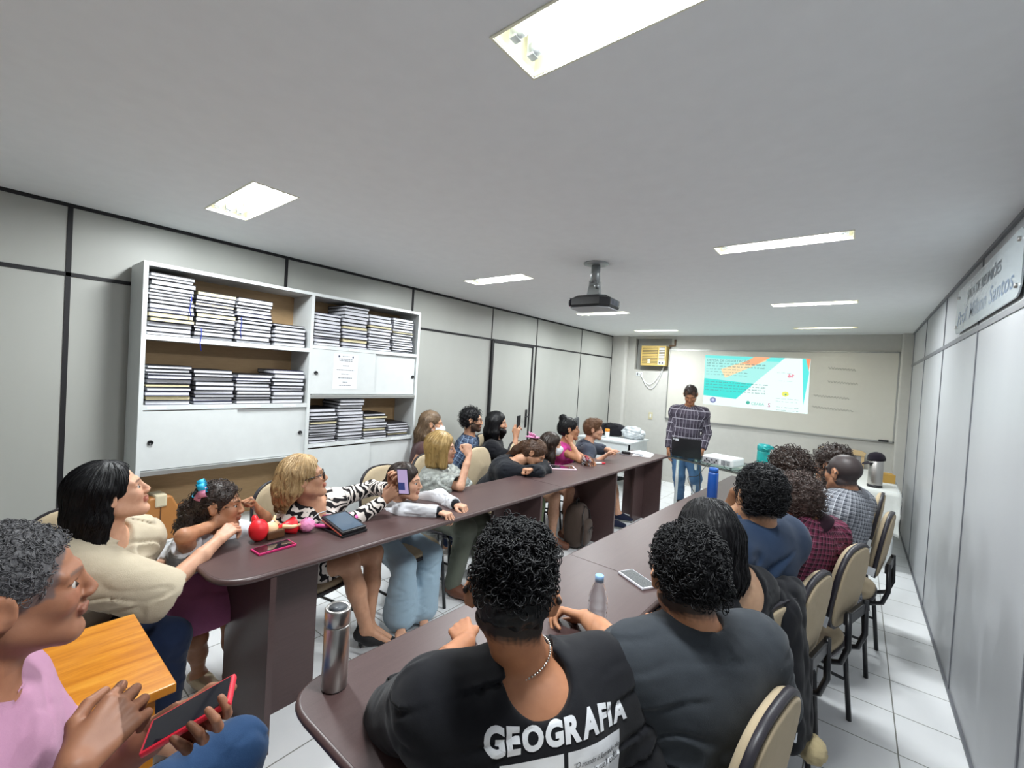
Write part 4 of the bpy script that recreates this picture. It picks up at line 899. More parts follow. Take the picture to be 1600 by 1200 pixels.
# ================================================================= MATERIALS OF PEOPLE
def skin_mat():
    t = NT('skin'); at = t.n('ShaderNodeAttribute', attribute_name='Col'); co = t.coord(); nz = t.noise(co, 35, 4)
    mx = t.n('ShaderNodeMix', data_type='RGBA', blend_type='MULTIPLY'); mx.inputs[0].default_value = 1.0
    t.l(at.outputs['Color'], mx.inputs[6]); t.l(t.ramp(nz, [(.3, (.86, .82, .80, 1)), (.7, (1, 1, 1, 1))]), mx.inputs[7])
    t.setp(col=mx.outputs[2], rough=.5, spec=.4, sss=.08); t.p.inputs['Subsurface Radius'].default_value = (.01, .004, .002)
    t.bump(t.noise(co, 420, 2), .12, .0006); return t.m
M_SKIN = skin_mat()
def hair_mat(name, c1, c2, rough=.42, spec=.5, scale=(90, 90, 6), c3=None):
    if name in MATS: return MATS[name]
    t = NT(name); co = t.coord(); nz = t.noise(t.scaled(co, scale), 3, 4, .6); big = t.noise(co, 18, 2)
    t.setp(col=t.mix(nz, lin(c1), t.mix(big, lin(c2), lin(c3 or c2))), rough=rough, spec=spec); t.bump(nz, .5, .002); MATS[name] = t.m; return t.m
H_BLACK = hair_mat('hair_black', '050506', '121115', .48, .30); H_DBR = hair_mat('hair_dark_brown', '1a100c', '38261c', .42); H_BRN = hair_mat('hair_brown', '3a261a', '6b4a30', .45, c3='4a3022')
H_BLD = hair_mat('hair_blonde', '8f7148', 'dcc297', .45, c3='b6925f'); H_BLD2 = hair_mat('hair_honey_blonde', '8a6f40', 'cfb277', .42, c3='ab8b50'); H_LBR = hair_mat('hair_light_brown', '4e3420', '80593a', .5)
H_GREY = hair_mat('hair_greying', '1c1c20', '8d8a8c', .6, c3='3d3c40'); H_BUZZ = hair_mat('hair_buzzed', '2b2527', '4a4344', .7)
def uvplaid(name, base, s1, s2, n=(10, 10), w1=.18, w2=.06, c3=None, rough=.85):
    """woven check: attribute puv = (around, along) in metres"""
    t = NT(name); at = t.n('ShaderNodeAttribute', attribute_name='puv'); sx = t.n('ShaderNodeSeparateXYZ'); t.l(at.outputs['Vector'], sx.inputs[0])
    def st(v, per, w, off=0): return t.math('LESS_THAN', t.math('ABSOLUTE', t.math('SUBTRACT', t.math('FRACT', t.math('ADD', t.math('DIVIDE', v, per), off)), .5)), w / 2)
    u, v = sx.outputs[0], sx.outputs[1]; P = n[0] * .001, n[1] * .001
    A = t.math('ADD', st(u, P[0], w1 * 2), st(v, P[1], w1 * 2)); B = t.math('MAXIMUM', st(u, P[0], w2, .28), st(v, P[1], w2, .28))
    col = t.mix(t.math('MULTIPLY', A, .5), lin(base), lin(s1)); col = t.mix(t.math('MULTIPLY', B, .85), col, lin(s2))
    if c3: col = t.mix(t.math('MULTIPLY', t.math('MAXIMUM', st(u, P[0] * 2, .05, .1), st(v, P[1] * 2, .05, .1)), .7), col, lin(c3))
    t.setp(col=col, rough=rough, spec=.2); t.bump(t.noise(t.coord(), 600, 2), .2, .001); return t.m
def zebra():
    t = NT('zebra_print'); at = t.n('ShaderNodeAttribute', attribute_name='puv'); nz = t.n('ShaderNodeTexNoise', i_Scale=9.0, i_Detail=1.5); t.l(at.outputs['Vector'], nz.inputs['Vector'])
    wv = t.n('ShaderNodeTexWave', i_Scale=8.5, i_Distortion=9.0, i_Detail=1.2); wv.inputs['Detail Scale'].default_value = 2.2; wv.bands_direction = 'Y'; t.l(at.outputs['Vector'], wv.inputs['Vector'])
    t.setp(col=t.ramp(wv.outputs['Fac'], [(.44, lin('1d1a1c')), (.50, lin('ddd4cc'))]), rough=.8, spec=.2); return t.m
# ================================================================= PERSON
UP = np.array([0, 0, 1.0])
def ik(a, b, l1, l2, pole):
    a, b, pole = map(lambda v: np.asarray(v, float), (a, b, pole)); d = b - a; L = np.linalg.norm(d); u = d / L
    if L > (l1 + l2) * .995: b = a + u * (l1 + l2) * .995; L = (l1 + l2) * .995
    if L < abs(l1 - l2) + .03: L = abs(l1 - l2) + .03; b = a + u * L
    x = (l1 * l1 - l2 * l2 + L * L) / (2 * L); hgt = math.sqrt(max(l1 * l1 - x * x, 0)); p = pole - a; p = p - u * (p @ u); p = unit(p)
    return a + u * x + p * hgt, b
class Person:
    def __init__(s, name_label, px, cat='person', **o):
        """px: pelvis xyz; o: chest/neck/head positions, dirs, pose, look, outfit"""
        g = o.get; s.o = o; s.sc = sc_ = g('scale', 1.0); s.fem = g('fem', False); s.fat = g('fat', 1.0)
        s.root = thing('person', name_label, cat, (0, 0, 0))
        s.P = np.array(px, float); s.N = np.array(o['neck'], float); s.H = np.array(o['head'], float)
        s.bf = unit([math.cos(math.radians(o['yaw'])), math.sin(math.radians(o['yaw'])), 0]); s.bl = np.array([-s.bf[1], s.bf[0], 0])   # body forward / left
        cy = math.radians(g('chestyaw', o['yaw'])); s.cf = np.array([math.cos(cy), math.sin(cy), 0]); s.cl = np.array([-s.cf[1], s.cf[0], 0])
        roll = g('roll', 0); s.cl = unit(s.cl + UP * math.tan(math.radians(roll)))
        s.hs = g('hs', 1.0 if sc_ > .9 else .9)
        lk = unit(o['look']); hu = unit(np.array(g('hup', UP), float)); hl = unit(np.cross(hu, lk)); hu = np.cross(lk, hl); s.HR = np.stack([lk, hl, hu], 1)   # columns fwd,left,up
        s.col = np.array(lin(o.get('skin', 'b98a6e'))[:3])
        s.vox = g('vox', 1.0); s.build()
    def hp(s, f, l, u): return s.H + s.hs * (s.HR @ np.array([f, l, u]))
    def torso(s, F, inf=0, k=.05, hem=None):
        c = s.sc; w = s.fat; up = unit(s.N - s.P); chest = s.P + (s.N - s.P) * .70; belly = s.P + (s.N - s.P) * .34; Lt = np.linalg.norm(s.N - s.P) / .47
        back = s.o.get('hunch', 0); chest = chest - s.cf * back; belly = belly - s.bf * back * .6
        def R(l, f): u = unit(up - 0 * l); f2 = unit(np.cross(l, u)); return np.stack([l, f2, np.cross(l, f2)], 1)
        hw = .165 if not s.fem else .17
        F.ell(s.P + UP * .02, (hw * c * w + inf, .115 * c * w + inf, .115 * c + inf), R(s.bl, 0), k)
        F.ell(belly + s.bf * .012 * w, ((.148 if not s.fem else .128) * c * w + inf, .108 * c * w + inf, .15 * c * Lt + inf), R(s.bl, 0), k)
        F.ell(chest, ((.165 if not s.fem else .142) * c * w + inf, .112 * c * (w * .5 + .5) + inf, .17 * c * Lt + inf), R(s.cl, 0), k)
        sw = s.o.get('sw', .165 if not s.fem else .148) * c
        s.sh = {}; sd = s.o.get('shrug', 0)
        for nm, sg in (('L', 1), ('R', -1)):
            S = s.N + s.cl * sg * sw - UP * (.055 - sd) * c + s.cf * s.o.get('sfwd', .0); s.sh[nm] = S
            F.cone(s.N - UP * .035 + s.cl * sg * .03, S, .052 * c + inf, .052 * c + inf, k)
            F.cone(chest + s.cl * sg * .07 * c + UP * .05, S - UP * .03, .075 * c + inf, .058 * c + inf, k)
        F.cone(s.N - UP * .05, s.N + (s.H - s.N) * .25, .06 * c + inf, .05 * c + inf * .5, .03)
        if s.fem and c > .9:
            for sg in (1, -1): F.ell(chest + s.cf * .095 * c + s.cl * sg * .065 * c - UP * .02, (.062 + inf, .055 + inf, .06 + inf), None, .03)
        s.chest = chest
    def build(s):
        o, c = s.o, s.sc; g = o.get; w = s.fat
        body = Fld(); s.torso(body)
        # limbs
        s.el, s.wr, s.kn, s.an = {}, {}, {}, {}
        al_ = g('armlen', 1.0); la, lf = .275 * c * al_, .245 * c * al_; lt, ls = g('thigh', .41) * c, .40 * c
        for nm in 'LR':
            W_ = g('hand' + nm); sg = 1 if nm == 'L' else -1
            if W_ is None: W_ = s.P + s.bf * .22 * c + s.bl * sg * .13 * c + UP * .06
            pole = g('elb' + nm, s.sh[nm] + s.bl * sg * .3 - s.bf * .15 - UP * .4)
            s.el[nm], s.wr[nm] = ik(s.sh[nm], W_, la, lf, pole)
            A = g('foot' + nm); hip = s.P + s.bl * sg * .085 * c
            if A is None: A = hip + s.bf * .40 * c; A = np.array([A[0], A[1], .09])
            kp = g('knee' + nm, hip + s.bf * .6 + UP * .3); s.kn[nm], s.an[nm] = ik(hip, A, lt, ls, kp); s.hipc = s.P
        s.hip = {nm: s.P + s.bl * (1 if nm == 'L' else -1) * .085 * c for nm in 'LR'}
        aw = (w * .6 + .4) * g('arm', 1.0) * (.86 if s.fem else 1)
        for nm in 'LR':
            body.cone(s.sh[nm], s.el[nm], .050 * c * aw, .037 * c * aw, .025).cone(s.el[nm], s.wr[nm] * .7 + s.el[nm] * .3, .039 * c * aw, .031 * c * aw, .015).cone(s.wr[nm] * .7 + s.el[nm] * .3, s.wr[nm], .031 * c * aw, .0235 * c * aw, .012, flat=None)
            body.cone(s.hip[nm], s.kn[nm], .083 * c * w, .056 * c * w, .03).cone(s.kn[nm], s.kn[nm] * .55 + s.an[nm] * .45, .052 * c, .052 * c, .02).cone(s.kn[nm] * .6 + s.an[nm] * .4, s.an[nm], .050 * c, .033 * c, .02)
        fdir = {}
        for nm in 'LR':
            fd = unit(g('toe' + nm, s.bf)); fdir[nm] = fd; A = s.an[nm]; sole = g('heel', 0)
            heel = A - fd * .03 * c - UP * (.035 * c); toe = A + fd * .13 * c - UP * (.055 * c + sole * .8)
            pk = .8 if (g('shoes') or {}).get('pump') else 1.0; body.cone(A, heel, .033 * c * pk, .030 * c * pk, .02).cone(A - UP * .01, toe, .035 * c * pk, .022 * c * pk, .025, flat=np.cross(fd, UP), fs=1.35 * pk)
            if g('barefoot'):
                sd = np.cross(fd, UP)
                for q in range(5): body.cone(toe + sd * (q - 2) * .013 * (1 if nm == 'L' else -1), toe + sd * (q - 2) * .015 * (1 if nm == 'L' else -1) + fd * (.035 - .004 * q) - UP * .006, .0095 if q else .013, .0075 if q else .011, .004)
        s.fdir = fdir
        # neck + head
        hd = Fld(); s.head(hd); hands = {}
        for nm in 'LR':
            hf = Fld(); s.hand(hf, nm); hands[nm] = hf
        allf = Fld(); allf.p = body.p + hd.p + hands['L'].p + hands['R'].p
        # multi-resolution extraction of the same field
        hv, bv, gv = .0034 * s.vox, .0095 * s.vox, .0031 * s.vox
        r = s.hs * .155; boxes = [(s.H - r - np.array([0, 0, .02]), s.H + r, hv)]
        for nm in 'LR':
            if g('hide' + nm): continue
            ctr = s.hc[nm]; boxes.append((ctr - .115 * s.sc, ctr + .115 * s.sc, gv))
        Vs, Fs, off = [], [], 0
        lo, hi = allf.bounds(); D, l0, h = allf.grid(bv, lo, hi); V, Fc = surfnet(D, l0, h); V = relax(V, Fc, 1, .4)
        ins = np.zeros(len(V), bool)
        for a, b, _ in boxes: ins |= ((V > a + bv * 1.2) & (V < b - bv * 1.2)).all(1)
        Fc = Fc[~ins[Fc].any(1)]; Vs.append(V); Fs.append(Fc); off = len(V)
        for a, b, hh in boxes:
            D, l0, h = allf.grid(hh, a, b); V, Fc = surfnet(D, l0, h)
            if not len(V): continue
            if hh == hv: s.hD = (D, l0, h)
            V = relax(V, Fc, 1, .35); Vs.append(V); Fs.append(Fc + off); off += len(V)
        V = np.concatenate(Vs); Fc = np.concatenate(Fs)
        mk('body', V, Fc, M_SKIN, s.root, {'Col': ('FLOAT_COLOR', s.colors(V))})
        s.eyes(); s.clothes(); s.hair()
        if g('extra'): g('extra')(s)
    # ------------------------------------------------------------ head
    def head(s, F):
        h = s.hs; R = s.HR; E = lambda f, l, u, r, k=.015, op='+': F.ell(s.hp(f, l, u), np.array(r) * h, R, k * h, op); C = lambda a, b, ra, rb, k=.01: F.cone(s.hp(*a), s.hp(*b), ra * h, rb * h, k * h)
        fc = s.o.get('face', 1.0)
        F.cone(s.N - UP * .02, s.hp(-.022, 0, -.05), .056 * s.sc * (.9 if s.fem else 1) * (.5 + .5 * s.fat), .052 * h * (.88 if s.fem else 1), .02)
        E(-.015, 0, .032, (.093, .073, .083)); E(.028, 0, -.03, (.060, .058 * fc, .078), .03)
        for q in (1, -1):
            C((.0, .052 * q * fc, -.055), (.066, .016 * q, -.098), .018, .017, .03); E(.060, .034 * q * fc, -.028, (.022, .022, .024), .02); C((.0815, .012 * q, .020), (.0635, .046 * q, .020), .0095, .0085, .014)
            F.ell(s.hp(.094, .032 * q, .0), np.array((.0185, .016, .0115)) * h, R, .008 * h, '-')
            C((.0785, .021 * q, .0060), (.0700, .043 * q, .0045), .0052, .0048, .006); C((.0775, .022 * q, -.0140), (.0700, .041 * q, -.0130), .0042, .0042, .007)
            eo = s.o.get('ear', 0); E(-.008, (.077 + eo * .4) * q, -.006, (.019, .0075 + eo * .5, .032), .006); C((-.012, (.082 + eo) * q, .022), (-.024, (.089 + eo) * q, .004), .0055, .0055, .006); C((-.024, (.089 + eo) * q, .004), (-.014, (.082 + eo) * q, -.026), .0055, .0065, .006); E(.0, .088 * q, -.003, (.010, .008, .016), .004, '-')
            E(.0965, .0105 * q, -.0355, (.0095, .0065, .0065), .006)
        E(.073, 0, -.100, (.018, .02, .016), .02)
        C((.0855, 0, .010), (.1045, 0, -.029), .0065, .0095, .012); C((.096, 0, -.037), (.088, 0, -.05), .006, .0055, .01)
        C((.089, .018, -.0605), (.0930, .0, -.0585), .0050, .0062, .005); C((.0930, .0, -.0585), (.089, -.018, -.0605), .0065, .0052, .005)
        C((.087, .015, -.068), (.0900, 0, -.070), .0052, .0068, .005); C((.0900, 0, -.070), (.087, -.015, -.068), .0072, .0055, .005)
    def colors(s, V):
        q = ((V - s.H) @ s.HR) / s.hs; C = np.tile(s.col, (len(V), 1)); o = s.o
        def blend(m_, c, a=1.0): m_ = (np.clip(m_, 0, 1) * a)[:, None]; C[:] = C * (1 - m_) + np.array(lin(c)[:3]) * m_
        f, l, u = q.T; head = np.linalg.norm(q, axis=1) < .16; al = np.abs(l)
        lip = head & (f > .08) & (al < .024) & (u < -.053 - 0 * l) & (u > -.076 + al * .25)
        blend(lip.astype(float), o.get('lips', '9c5a50'), .55)
        bz = o.get('brow', '2a1c16'); bc = .029 + .0 * u; arc = .0215 - ((al - .03) / .03) ** 2 * .006
        blend((head & (f > .05) & (al > .011) & (al < .047) & (np.abs(u - arc) < .0036)).astype(float), bz, .7)
        blend((head & (f > .058) & (al > .017) & (al < .048) & (u > .0008) & (u < .0052 - (al - .03) ** 2 * 4)).astype(float), '1d1412', .75)
        if o.get('beard'):
            d, cc = o['beard']; m_ = head & (u < -.036 + .35 * np.maximum(0, .06 - f)) & (u > -.125) & (f > -.008) & ~lip & ~((f > .095) & (u > -.05)) & ~((al < .016) & (u > -.052) & (u < -.046)); blend(m_.astype(float), cc, d)
        blend(head & (f > .05) & (al > .02) & (al < .055) & (np.abs(u + .03) < .02), 'b5655a', .12)
        if o.get('scalp'):
            cc, al_, npl, hl_ = (o['scalp'] + (0,))[:4]; fz = waves(10, .012, 5)(V) * .05
            A_ = ((f - .128 - hl_) / .075) ** 2 + (l / .092) ** 2 + ((u + .018) / .098) ** 2; B_ = ((f - .06 - hl_) / .085) ** 2 + (l / .12) ** 2 + ((u + .085) / .085) ** 2
            e_ = ((f + .002) / .026) ** 2 + ((u + .008) / .040) ** 2; m_ = np.clip((A_ + fz - 1) / .12, 0, 1) * np.clip((B_ + fz - 1) / .12, 0, 1) * np.clip((u - npl + .25 * (f + .06)) / .02 + fz * 4, 0, 1) * np.where((al > .066) & (e_ < 1), 0, 1) * (np.linalg.norm(q, axis=1) < .16)
            blend(m_, cc, al_)
        return np.concatenate([C, np.ones((len(V), 1))], 1)
    def eyes(s):
        if s.o.get('noeyes'): return
        h = s.hs; R4 = Matrix([list(r) for r in s.HR]).to_4x4()
        for q in (1, -1):
            mb = MB(); c = s.hp(.0703, .0315 * q, -.0040); mb.ball(c, .0115 * h, 0, 16, 12)
            ax = unit(s.HR @ np.array(s.o.get('gaze', (1, 0, 0)))); p = c + ax * .0062 * h; mb.ball(p, .0072 * h, 1, 14, 10); mb.ball(c + ax * .0112 * h, .0032 * h, 2, 10, 6)
            mb.build('eye', [plain('eye_white', 'b5aca6', .35), plain('iris_brown', '2b1a12', .2), plain('pupil', '050505', .1)], s.root)
    # ------------------------------------------------------------ hand
    def hand(s, F, nm):
        o = s.o; c = s.sc * (.93 if s.fem else 1.0); W_ = s.wr[nm]; E_ = s.el[nm]; ty = o.get('pose' + nm, 'relax')
        d = unit(W_ - E_) if o.get('hdir' + nm) is None else unit(o['hdir' + nm]); n = o.get('palm' + nm, -UP); n = np.asarray(n, float); n = unit(n - d * (n @ d)); sd = np.cross(d, n)
        # thumb lies on the side given by anatomy: for a left hand with palm down & fingers forward the thumb is on the right
        th = 1 if nm == 'L' else -1
        th = th * -1; tsd = sd * -th if False else (np.cross(n, d) if nm == 'L' else np.cross(d, n))
        s.hc = getattr(s, 'hc', {}); s.hc[nm] = W_ + d * .065 * c
        for i, off in enumerate((.030, .011, -.009, -.028)):
            k0 = W_ + d * .012 * c + tsd * off * .55 * c; k1 = W_ + d * (.088, .092, .087, .078)[i] * c + tsd * off * c - n * .002
            F.cone(k0, k1, .0145 * c, .0108 * c, .010)
            cu = o.get('curl' + nm, {'relax': (.35, .4, .3), 'fist': (1.45, 1.6, 1.1), 'grip': (.9, .8, .5), 'flat': (.05, .08, .05), 'chin': (1.1, 1.3, .8), 'point': (.5, .7, .5)}[ty])
            cu = [x * (1 + .06 * (i - 1)) for x in cu]
            L = [np.array((.043, .026, .021)), np.array((.048, .030, .022)), np.array((.045, .028, .022)), np.array((.035, .021, .019))][i] * c; p = k1; a = 0; spread = tsd * (1.5 - i) * (.07 if ty != 'fist' else .0)
            for j in range(3):
                a += cu[j]; dr = unit(d * math.cos(a) + n * math.sin(a) + spread); p2 = p + dr * L[j]; F.cone(p, p2, (.0095, .0086, .0078)[j] * c, (.0086, .0078, .0066)[j] * c, .0025); p = p2
        t0 = W_ + d * .022 * c + tsd * .018 * c + n * .006; tc = o.get('thumb' + nm, {'fist': (.55, .75), 'relax': (.75, .25), 'grip': (.6, .55), 'flat': (.8, .05), 'chin': (.7, .4), 'point': (.6, .3)}[ty])
        t1 = t0 + unit(d * .75 + tsd * tc[0] + n * .25) * .042 * c; t2 = t1 + unit(d * (.95 - .3 * tc[1]) + tsd * (.35 - .5 * tc[1]) + n * (.1 + .6 * tc[1])) * .033 * c; t3 = t2 + unit(d * (1 - .3 * tc[1]) + tsd * (.05 - .8 * tc[1]) + n * (.1 + .5 * tc[1])) * .027 * c
        F.cone(t0, t1, .0155 * c, .0118 * c, .012).cone(t1, t2, .0118 * c, .0102 * c, .004).cone(t2, t3, .0102 * c, .0082 * c, .003)
    # ------------------------------------------------------------ clothes
    def puv(s, V, bones):
        best = np.full(len(V), 1e9); UVW = np.zeros((len(V), 3))
        for i, (a, b, ref, L0, rad) in enumerate(bones):
            ab = b - a; L = np.linalg.norm(ab); u = ab / L; q = V - a; t = np.clip(q @ u, 0, L); d = np.linalg.norm(q - t[:, None] * u, axis=1) / rad
            r = unit(ref - u * (ref @ u)); r2 = np.cross(u, r); ang = np.arctan2(q @ r2, q @ r); m_ = d < best
            best[m_] = d[m_]; UVW[m_, 0] = ang[m_] * rad; UVW[m_, 1] = (q @ u)[m_] + L0; UVW[m_, 2] = i * .37
        return UVW
    def bones(s):
        B = [(s.P - UP * .1, s.N, -s.cf, 0, .15)]
        for nm in 'LR': B += [(s.sh[nm], s.el[nm], UP, .1, .05), (s.el[nm], s.wr[nm], UP, .1 + np.linalg.norm(s.el[nm] - s.sh[nm]), .04)]
        return B
    def garment(s, F, name, mat, vox, amp=.004, lam=.09, seed=1, halfs=(), parent=None, bones=None, fine=.0015, it=1):
        for n, cc in halfs: F.half(n, cc, .008)
        w1, w2, w3 = waves(7, lam * 1.5, seed), waves(7, lam * .7, seed + 50), waves(7, lam * 2.6, seed + 9)
        fa = np.array(s.o.get('aniso', (1, 1, 1.7))); w4 = waves(6, lam * 2.2, seed + 31)
        def crease(P):
            u = w1(P + .03 * w3(P)[:, None]); m_ = np.clip(.45 + w4(P / fa), 0, 1.2); v = w2(P)
            return amp * 1.7 * m_ * (.55 * np.exp(-((u - .32) / .22) ** 2) - np.exp(-(u / .16) ** 2)) + fine * (np.abs(v) - .3) + amp * .5 * w3(P)
        D, lo, h = F.grid(vox * s.vox, disp=lambda P: crease(P * fa)); V, Fc = surfnet(D, lo, h); V = relax(V, Fc, it, .45)
        return mk(name, V, Fc, mat, parent or s.root, {'puv': ('FLOAT_VECTOR', s.puv(V, bones or s.bones()))})
    def clothes(s):
        o, c, w = s.o, s.sc, s.fat; g = o.get; aw = (w * .6 + .4) * g('arm', 1.0) * (.86 if s.fem else 1)
        sv = g('svox', .0075)
        if g('shirt'):
            sh = g('shirt'); F = Fld(); inf = sh.get('inf', .012); sl = sh.get('sleeve', .6); lo_ = sh.get('loose', .010)
            for nm in 'LR':
                a, e, wv = s.sh[nm], s.el[nm], s.wr[nm]
                if sl <= 0: continue
                if sl <= 1:
                    b = a + (e - a) * sl; rb = (.050 - .01 * sl) * c * aw + lo_ * 1.7; dr = unit(e - a); F.cone(a, b, .054 * c * aw + lo_, rb, .03); F.cone(b + dr * .10, b + dr * .12, .10, .10, .004, '-')
                    if rb > .05 * c * aw + .03: F.cone(b + dr * .02, b + dr * .07, rb - .022, rb - .018, .006, '-')
                else:
                    b = e + (wv - e) * (sl - 1); dr = unit(wv - e); rb = (.042 - .014 * (sl - 1)) * c * aw + lo_
                    F.cone(a, e, .053 * c * aw + lo_, .041 * c * aw + lo_, .03).cone(e, b, .042 * c * aw + lo_, rb, .02); F.cone(b + dr * .06, b + dr * .08, .06, .06, .003, '-')
            F2 = Fld(); s.torso(F2, inf, .055); F2.p = F2.p[:-1] if not (s.fem and c > .9) else [p for i, p in enumerate(F2.p) if i != len(F2.p) - 3]; F.p += F2.p; halfs = []
            # waist hem
            hem = sh.get('hem', -.03)
            F.cone(s.P + UP * .03, s.P + UP * (hem), .13 * c * w + inf, .135 * c * w + inf, .05, flat=s.bl, fs=1.3)
            F.p = [p for p in F.p]
            # neckline: carve a hole around the neck
            nk = sh.get('neck', .062); nd = sh.get('vneck', 0)
            F.ell(s.N + UP * .035 + s.cf * .01, (nk, nk, .05), np.stack([s.cf, np.cross(UP, s.cf), UP], 1), .01, '-')
            if nd: F.cone(s.N + UP * .02 + s.cf * .07, s.N - UP * nd + s.cf * .13, .05, .008, .01, '-')
            if sh.get('lowback'): F.ell(s.N - s.cf * .08 + UP * .02, (.07, .07, sh['lowback']), np.stack([s.cf, np.cross(UP, s.cf), UP], 1), .012, '-')
            for cv in sh.get('carve', ()): F.ell(*cv[:2], None, .01, '-')
            # sleeve ends are cut flat across the arm (inside radius slightly smaller is filled by the arm)
            D0 = s.garment(F, sh.get('name', 'shirt'), sh['mat'], sv, sh.get('amp', .004), sh.get('lam', .10), sh.get('seed', 1), fine=sh.get('fine', .0012))
            s.shirt = D0
            if sh.get('collar'):
                mb = MB(); cm = sh['collar']; pts = []
                ax = unit(s.hp(-.02, 0, -.05) - s.N); bc = s.N + UP * .0
                R0 = .066 * c * (.6 + .4 * w)
                fw = unit(s.cf - ax * (s.cf @ ax)); lf_ = np.cross(ax, fw)
                prof = [(-.012, 0.006), (.018, .004), (.036, .0), (.040, .003), (.018, .018), (-.004, .030), (-.007, .026)]
                vs = []; n = 40; fs = []
                for i in range(n + 1):
                    a = math.radians(22 + (316) * i / n); dv = fw * math.cos(a) + lf_ * math.sin(a); drop = .022 * max(0, math.cos(a)) ** 1.5
                    for z, rr_ in prof: vs.append(bc + dv * (R0 + rr_) + ax * (z - drop) )
                m_ = len(prof)
                for i in range(n):
                    for j in range(m_ - 1): fs.append((i * m_ + j, (i + 1) * m_ + j, (i + 1) * m_ + j + 1, i * m_ + j + 1))
                cc = mb.add(vs, fs, 0, True).build('collar', cm, s.shirt); cc.modifiers.new('t', 'SOLIDIFY').thickness = .002
            if sh.get('cuff'):
                for nm in 'LR':
                    e, wv = s.el[nm], s.wr[nm]; d = unit(wv - e); F2 = Fld(); F2.cone(wv - d * .055, wv - d * .005, .030 * c + .008, .028 * c + .007, .004); D1, l1, h1 = F2.grid(.004); V, Fc = surfnet(D1, l1, h1); mk('cuff', V, Fc, sh['cuff'], s.shirt)
        if g('legs'):
            lg = g('legs'); F = Fld(); inf = lg.get('inf', .012)
            F.ell(s.P + UP * .01, (.168 * c * w + inf, .118 * c * w + inf, .105 * c + inf), np.stack([s.bl, np.cross(UP, s.bl), UP], 1), .04)
            ln = lg.get('len', 2.0); fl_ = lg.get('flare', 0)
            for nm in 'LR':
                a, k_, an = s.hip[nm], s.kn[nm], s.an[nm]
                if ln <= 1: F.cone(a, a + (k_ - a) * ln, .086 * c * w + inf, .066 * c * w + inf * 1.3 + fl_, .04)
                else: e = k_ + (an - k_) * (ln - 1); F.cone(a, k_, .086 * c * w + inf, .060 * c * w + inf, .04).cone(k_, e, .058 * c + inf, .040 * c + inf + fl_, .03)
            if lg.get('skirt'): F.cone(s.hip['L'] * .5 + s.hip['R'] * .5, (s.kn['L'] + s.kn['R']) * .5 * lg['skirt'] + s.P * (1 - lg['skirt']), .15 * c * w, .13 * c + fl_, .05, flat=s.bl, fs=1.35)
            if lg.get('cutz'): F.half(-UP, -lg['cutz'], .006)
            s.garment(F, lg.get('name', 'trousers'), lg['mat'], sv * 1.1, lg.get('amp', .004), .11, 5, bones=[(s.hip[nm], s.kn[nm], UP, 0, .08) for nm in 'LR'] + [(s.kn[nm], s.an[nm], s.bf, .4, .06) for nm in 'LR'])
        if g('shoes'):
            st = g('shoes')
            for nm in 'LR':
                A = s.an[nm]; fd = s.fdir[nm]; F = Fld(); sd = np.cross(fd, UP)
                if st.get('pump'):
                    # court shoe: foot pitched forward over a thin heel
                    hl = A - fd * .035 - UP * .035; toe = A + fd * .15 - UP * .085; F.cone(hl, hl + fd * .06 - UP * .02, .036, .034, .01).cone(hl + fd * .05 - UP * .02, toe, .035, .012, .02, flat=sd, fs=1.25)
                    F.ell(A + fd * .03 + UP * .022, (.062, .030, .045), np.stack([unit(fd - UP * .45), sd, UP], 1), .006, '-')
                    F.cone(hl - UP * .01, hl - UP * .075 + fd * .008, .016, .0055, .01)
                    D1, l1, h1 = F.grid(.0035); V, Fc = surfnet(D1, l1, h1); mk('shoe', V, Fc, st['mat'], s.root); continue
                F.cone(A - fd * .035 * c - UP * .035 * c, A + fd * .05 * c - UP * .045 * c, .042 * c, .042 * c, .02).cone(A + fd * .03 * c - UP * .04 * c, A + fd * .15 * c - UP * .055 * c, .042 * c, .030 * c, .03, flat=sd, fs=1.25)
                if st.get('low', True): F.half(UP, float((A + UP * .005)[2]), .006)
                F.half(-UP, -float(A[2] - .088 * c), .004)
                D1, l1, h1 = F.grid(.006 * s.vox); V, Fc = surfnet(D1, l1, h1); so = mk('shoe', V, Fc, st['mat'], s.root)
                if st.get('sole'): F2 = Fld(); F2.p = [p for p in F.p if p[0] == 'c']; F2.half(UP, float(A[2] - .066 * c), .003); F2.half(-UP, -float(A[2] - .091 * c), .003); D1, l1, h1 = F2.grid(.0055 * s.vox); V, Fc = surfnet(D1, l1, h1); V = A + (V - A) * np.array([1.03, 1.03, 1.0]); mk('sole', V, Fc, st['sole'], so)
    # ------------------------------------------------------------ hair
    def hair(s):
        st = s.o.get('hair')
        if not st: return
        h = s.hs; F = Fld(); R = s.HR; th = st.get('thick', .010); cr = st.get('crown', (0, 0, 0))
        E = lambda f, l, u, r, k=.015, op='+': F.ell(s.hp(f, l, u), np.array(r) * h, R, k * h, op)
        gf = unit(s.HR[:, 0] * np.array([1, 1, 0])); gl = np.cross(UP, gf)
        G = lambda f, l, u: s.H + h * (gf * f + gl * l + UP * u)      # gravity frame about the head centre
        E(-.018, 0, .036, (.094 + th, .075 + st.get('side', th), .083 + th)); ts = st.get('side', th); E(-.04, 0, .0, (.070 + ts, .069 + ts, .082 + ts), .03)
        for p in st.get('bulk', ()): E(*p)
        hl = st.get('line', .0)      # hairline forward shift
        hl -= .006; E(.128 + hl, 0, -.018, (.075, .092, .098), .012, '-'); E(.06 + hl, 0, -.085, (.085, .12, .085), .012, '-')
        if st.get('temple'):
            for q in (1, -1): E(.075, .055 * q, .07, (.045, .032, .04), .012, '-')
        if not st.get('cover_ears'):
            for q in (1, -1): E(-.004, .100 * q, -.012, (.034, .032, .043), .006, '-')
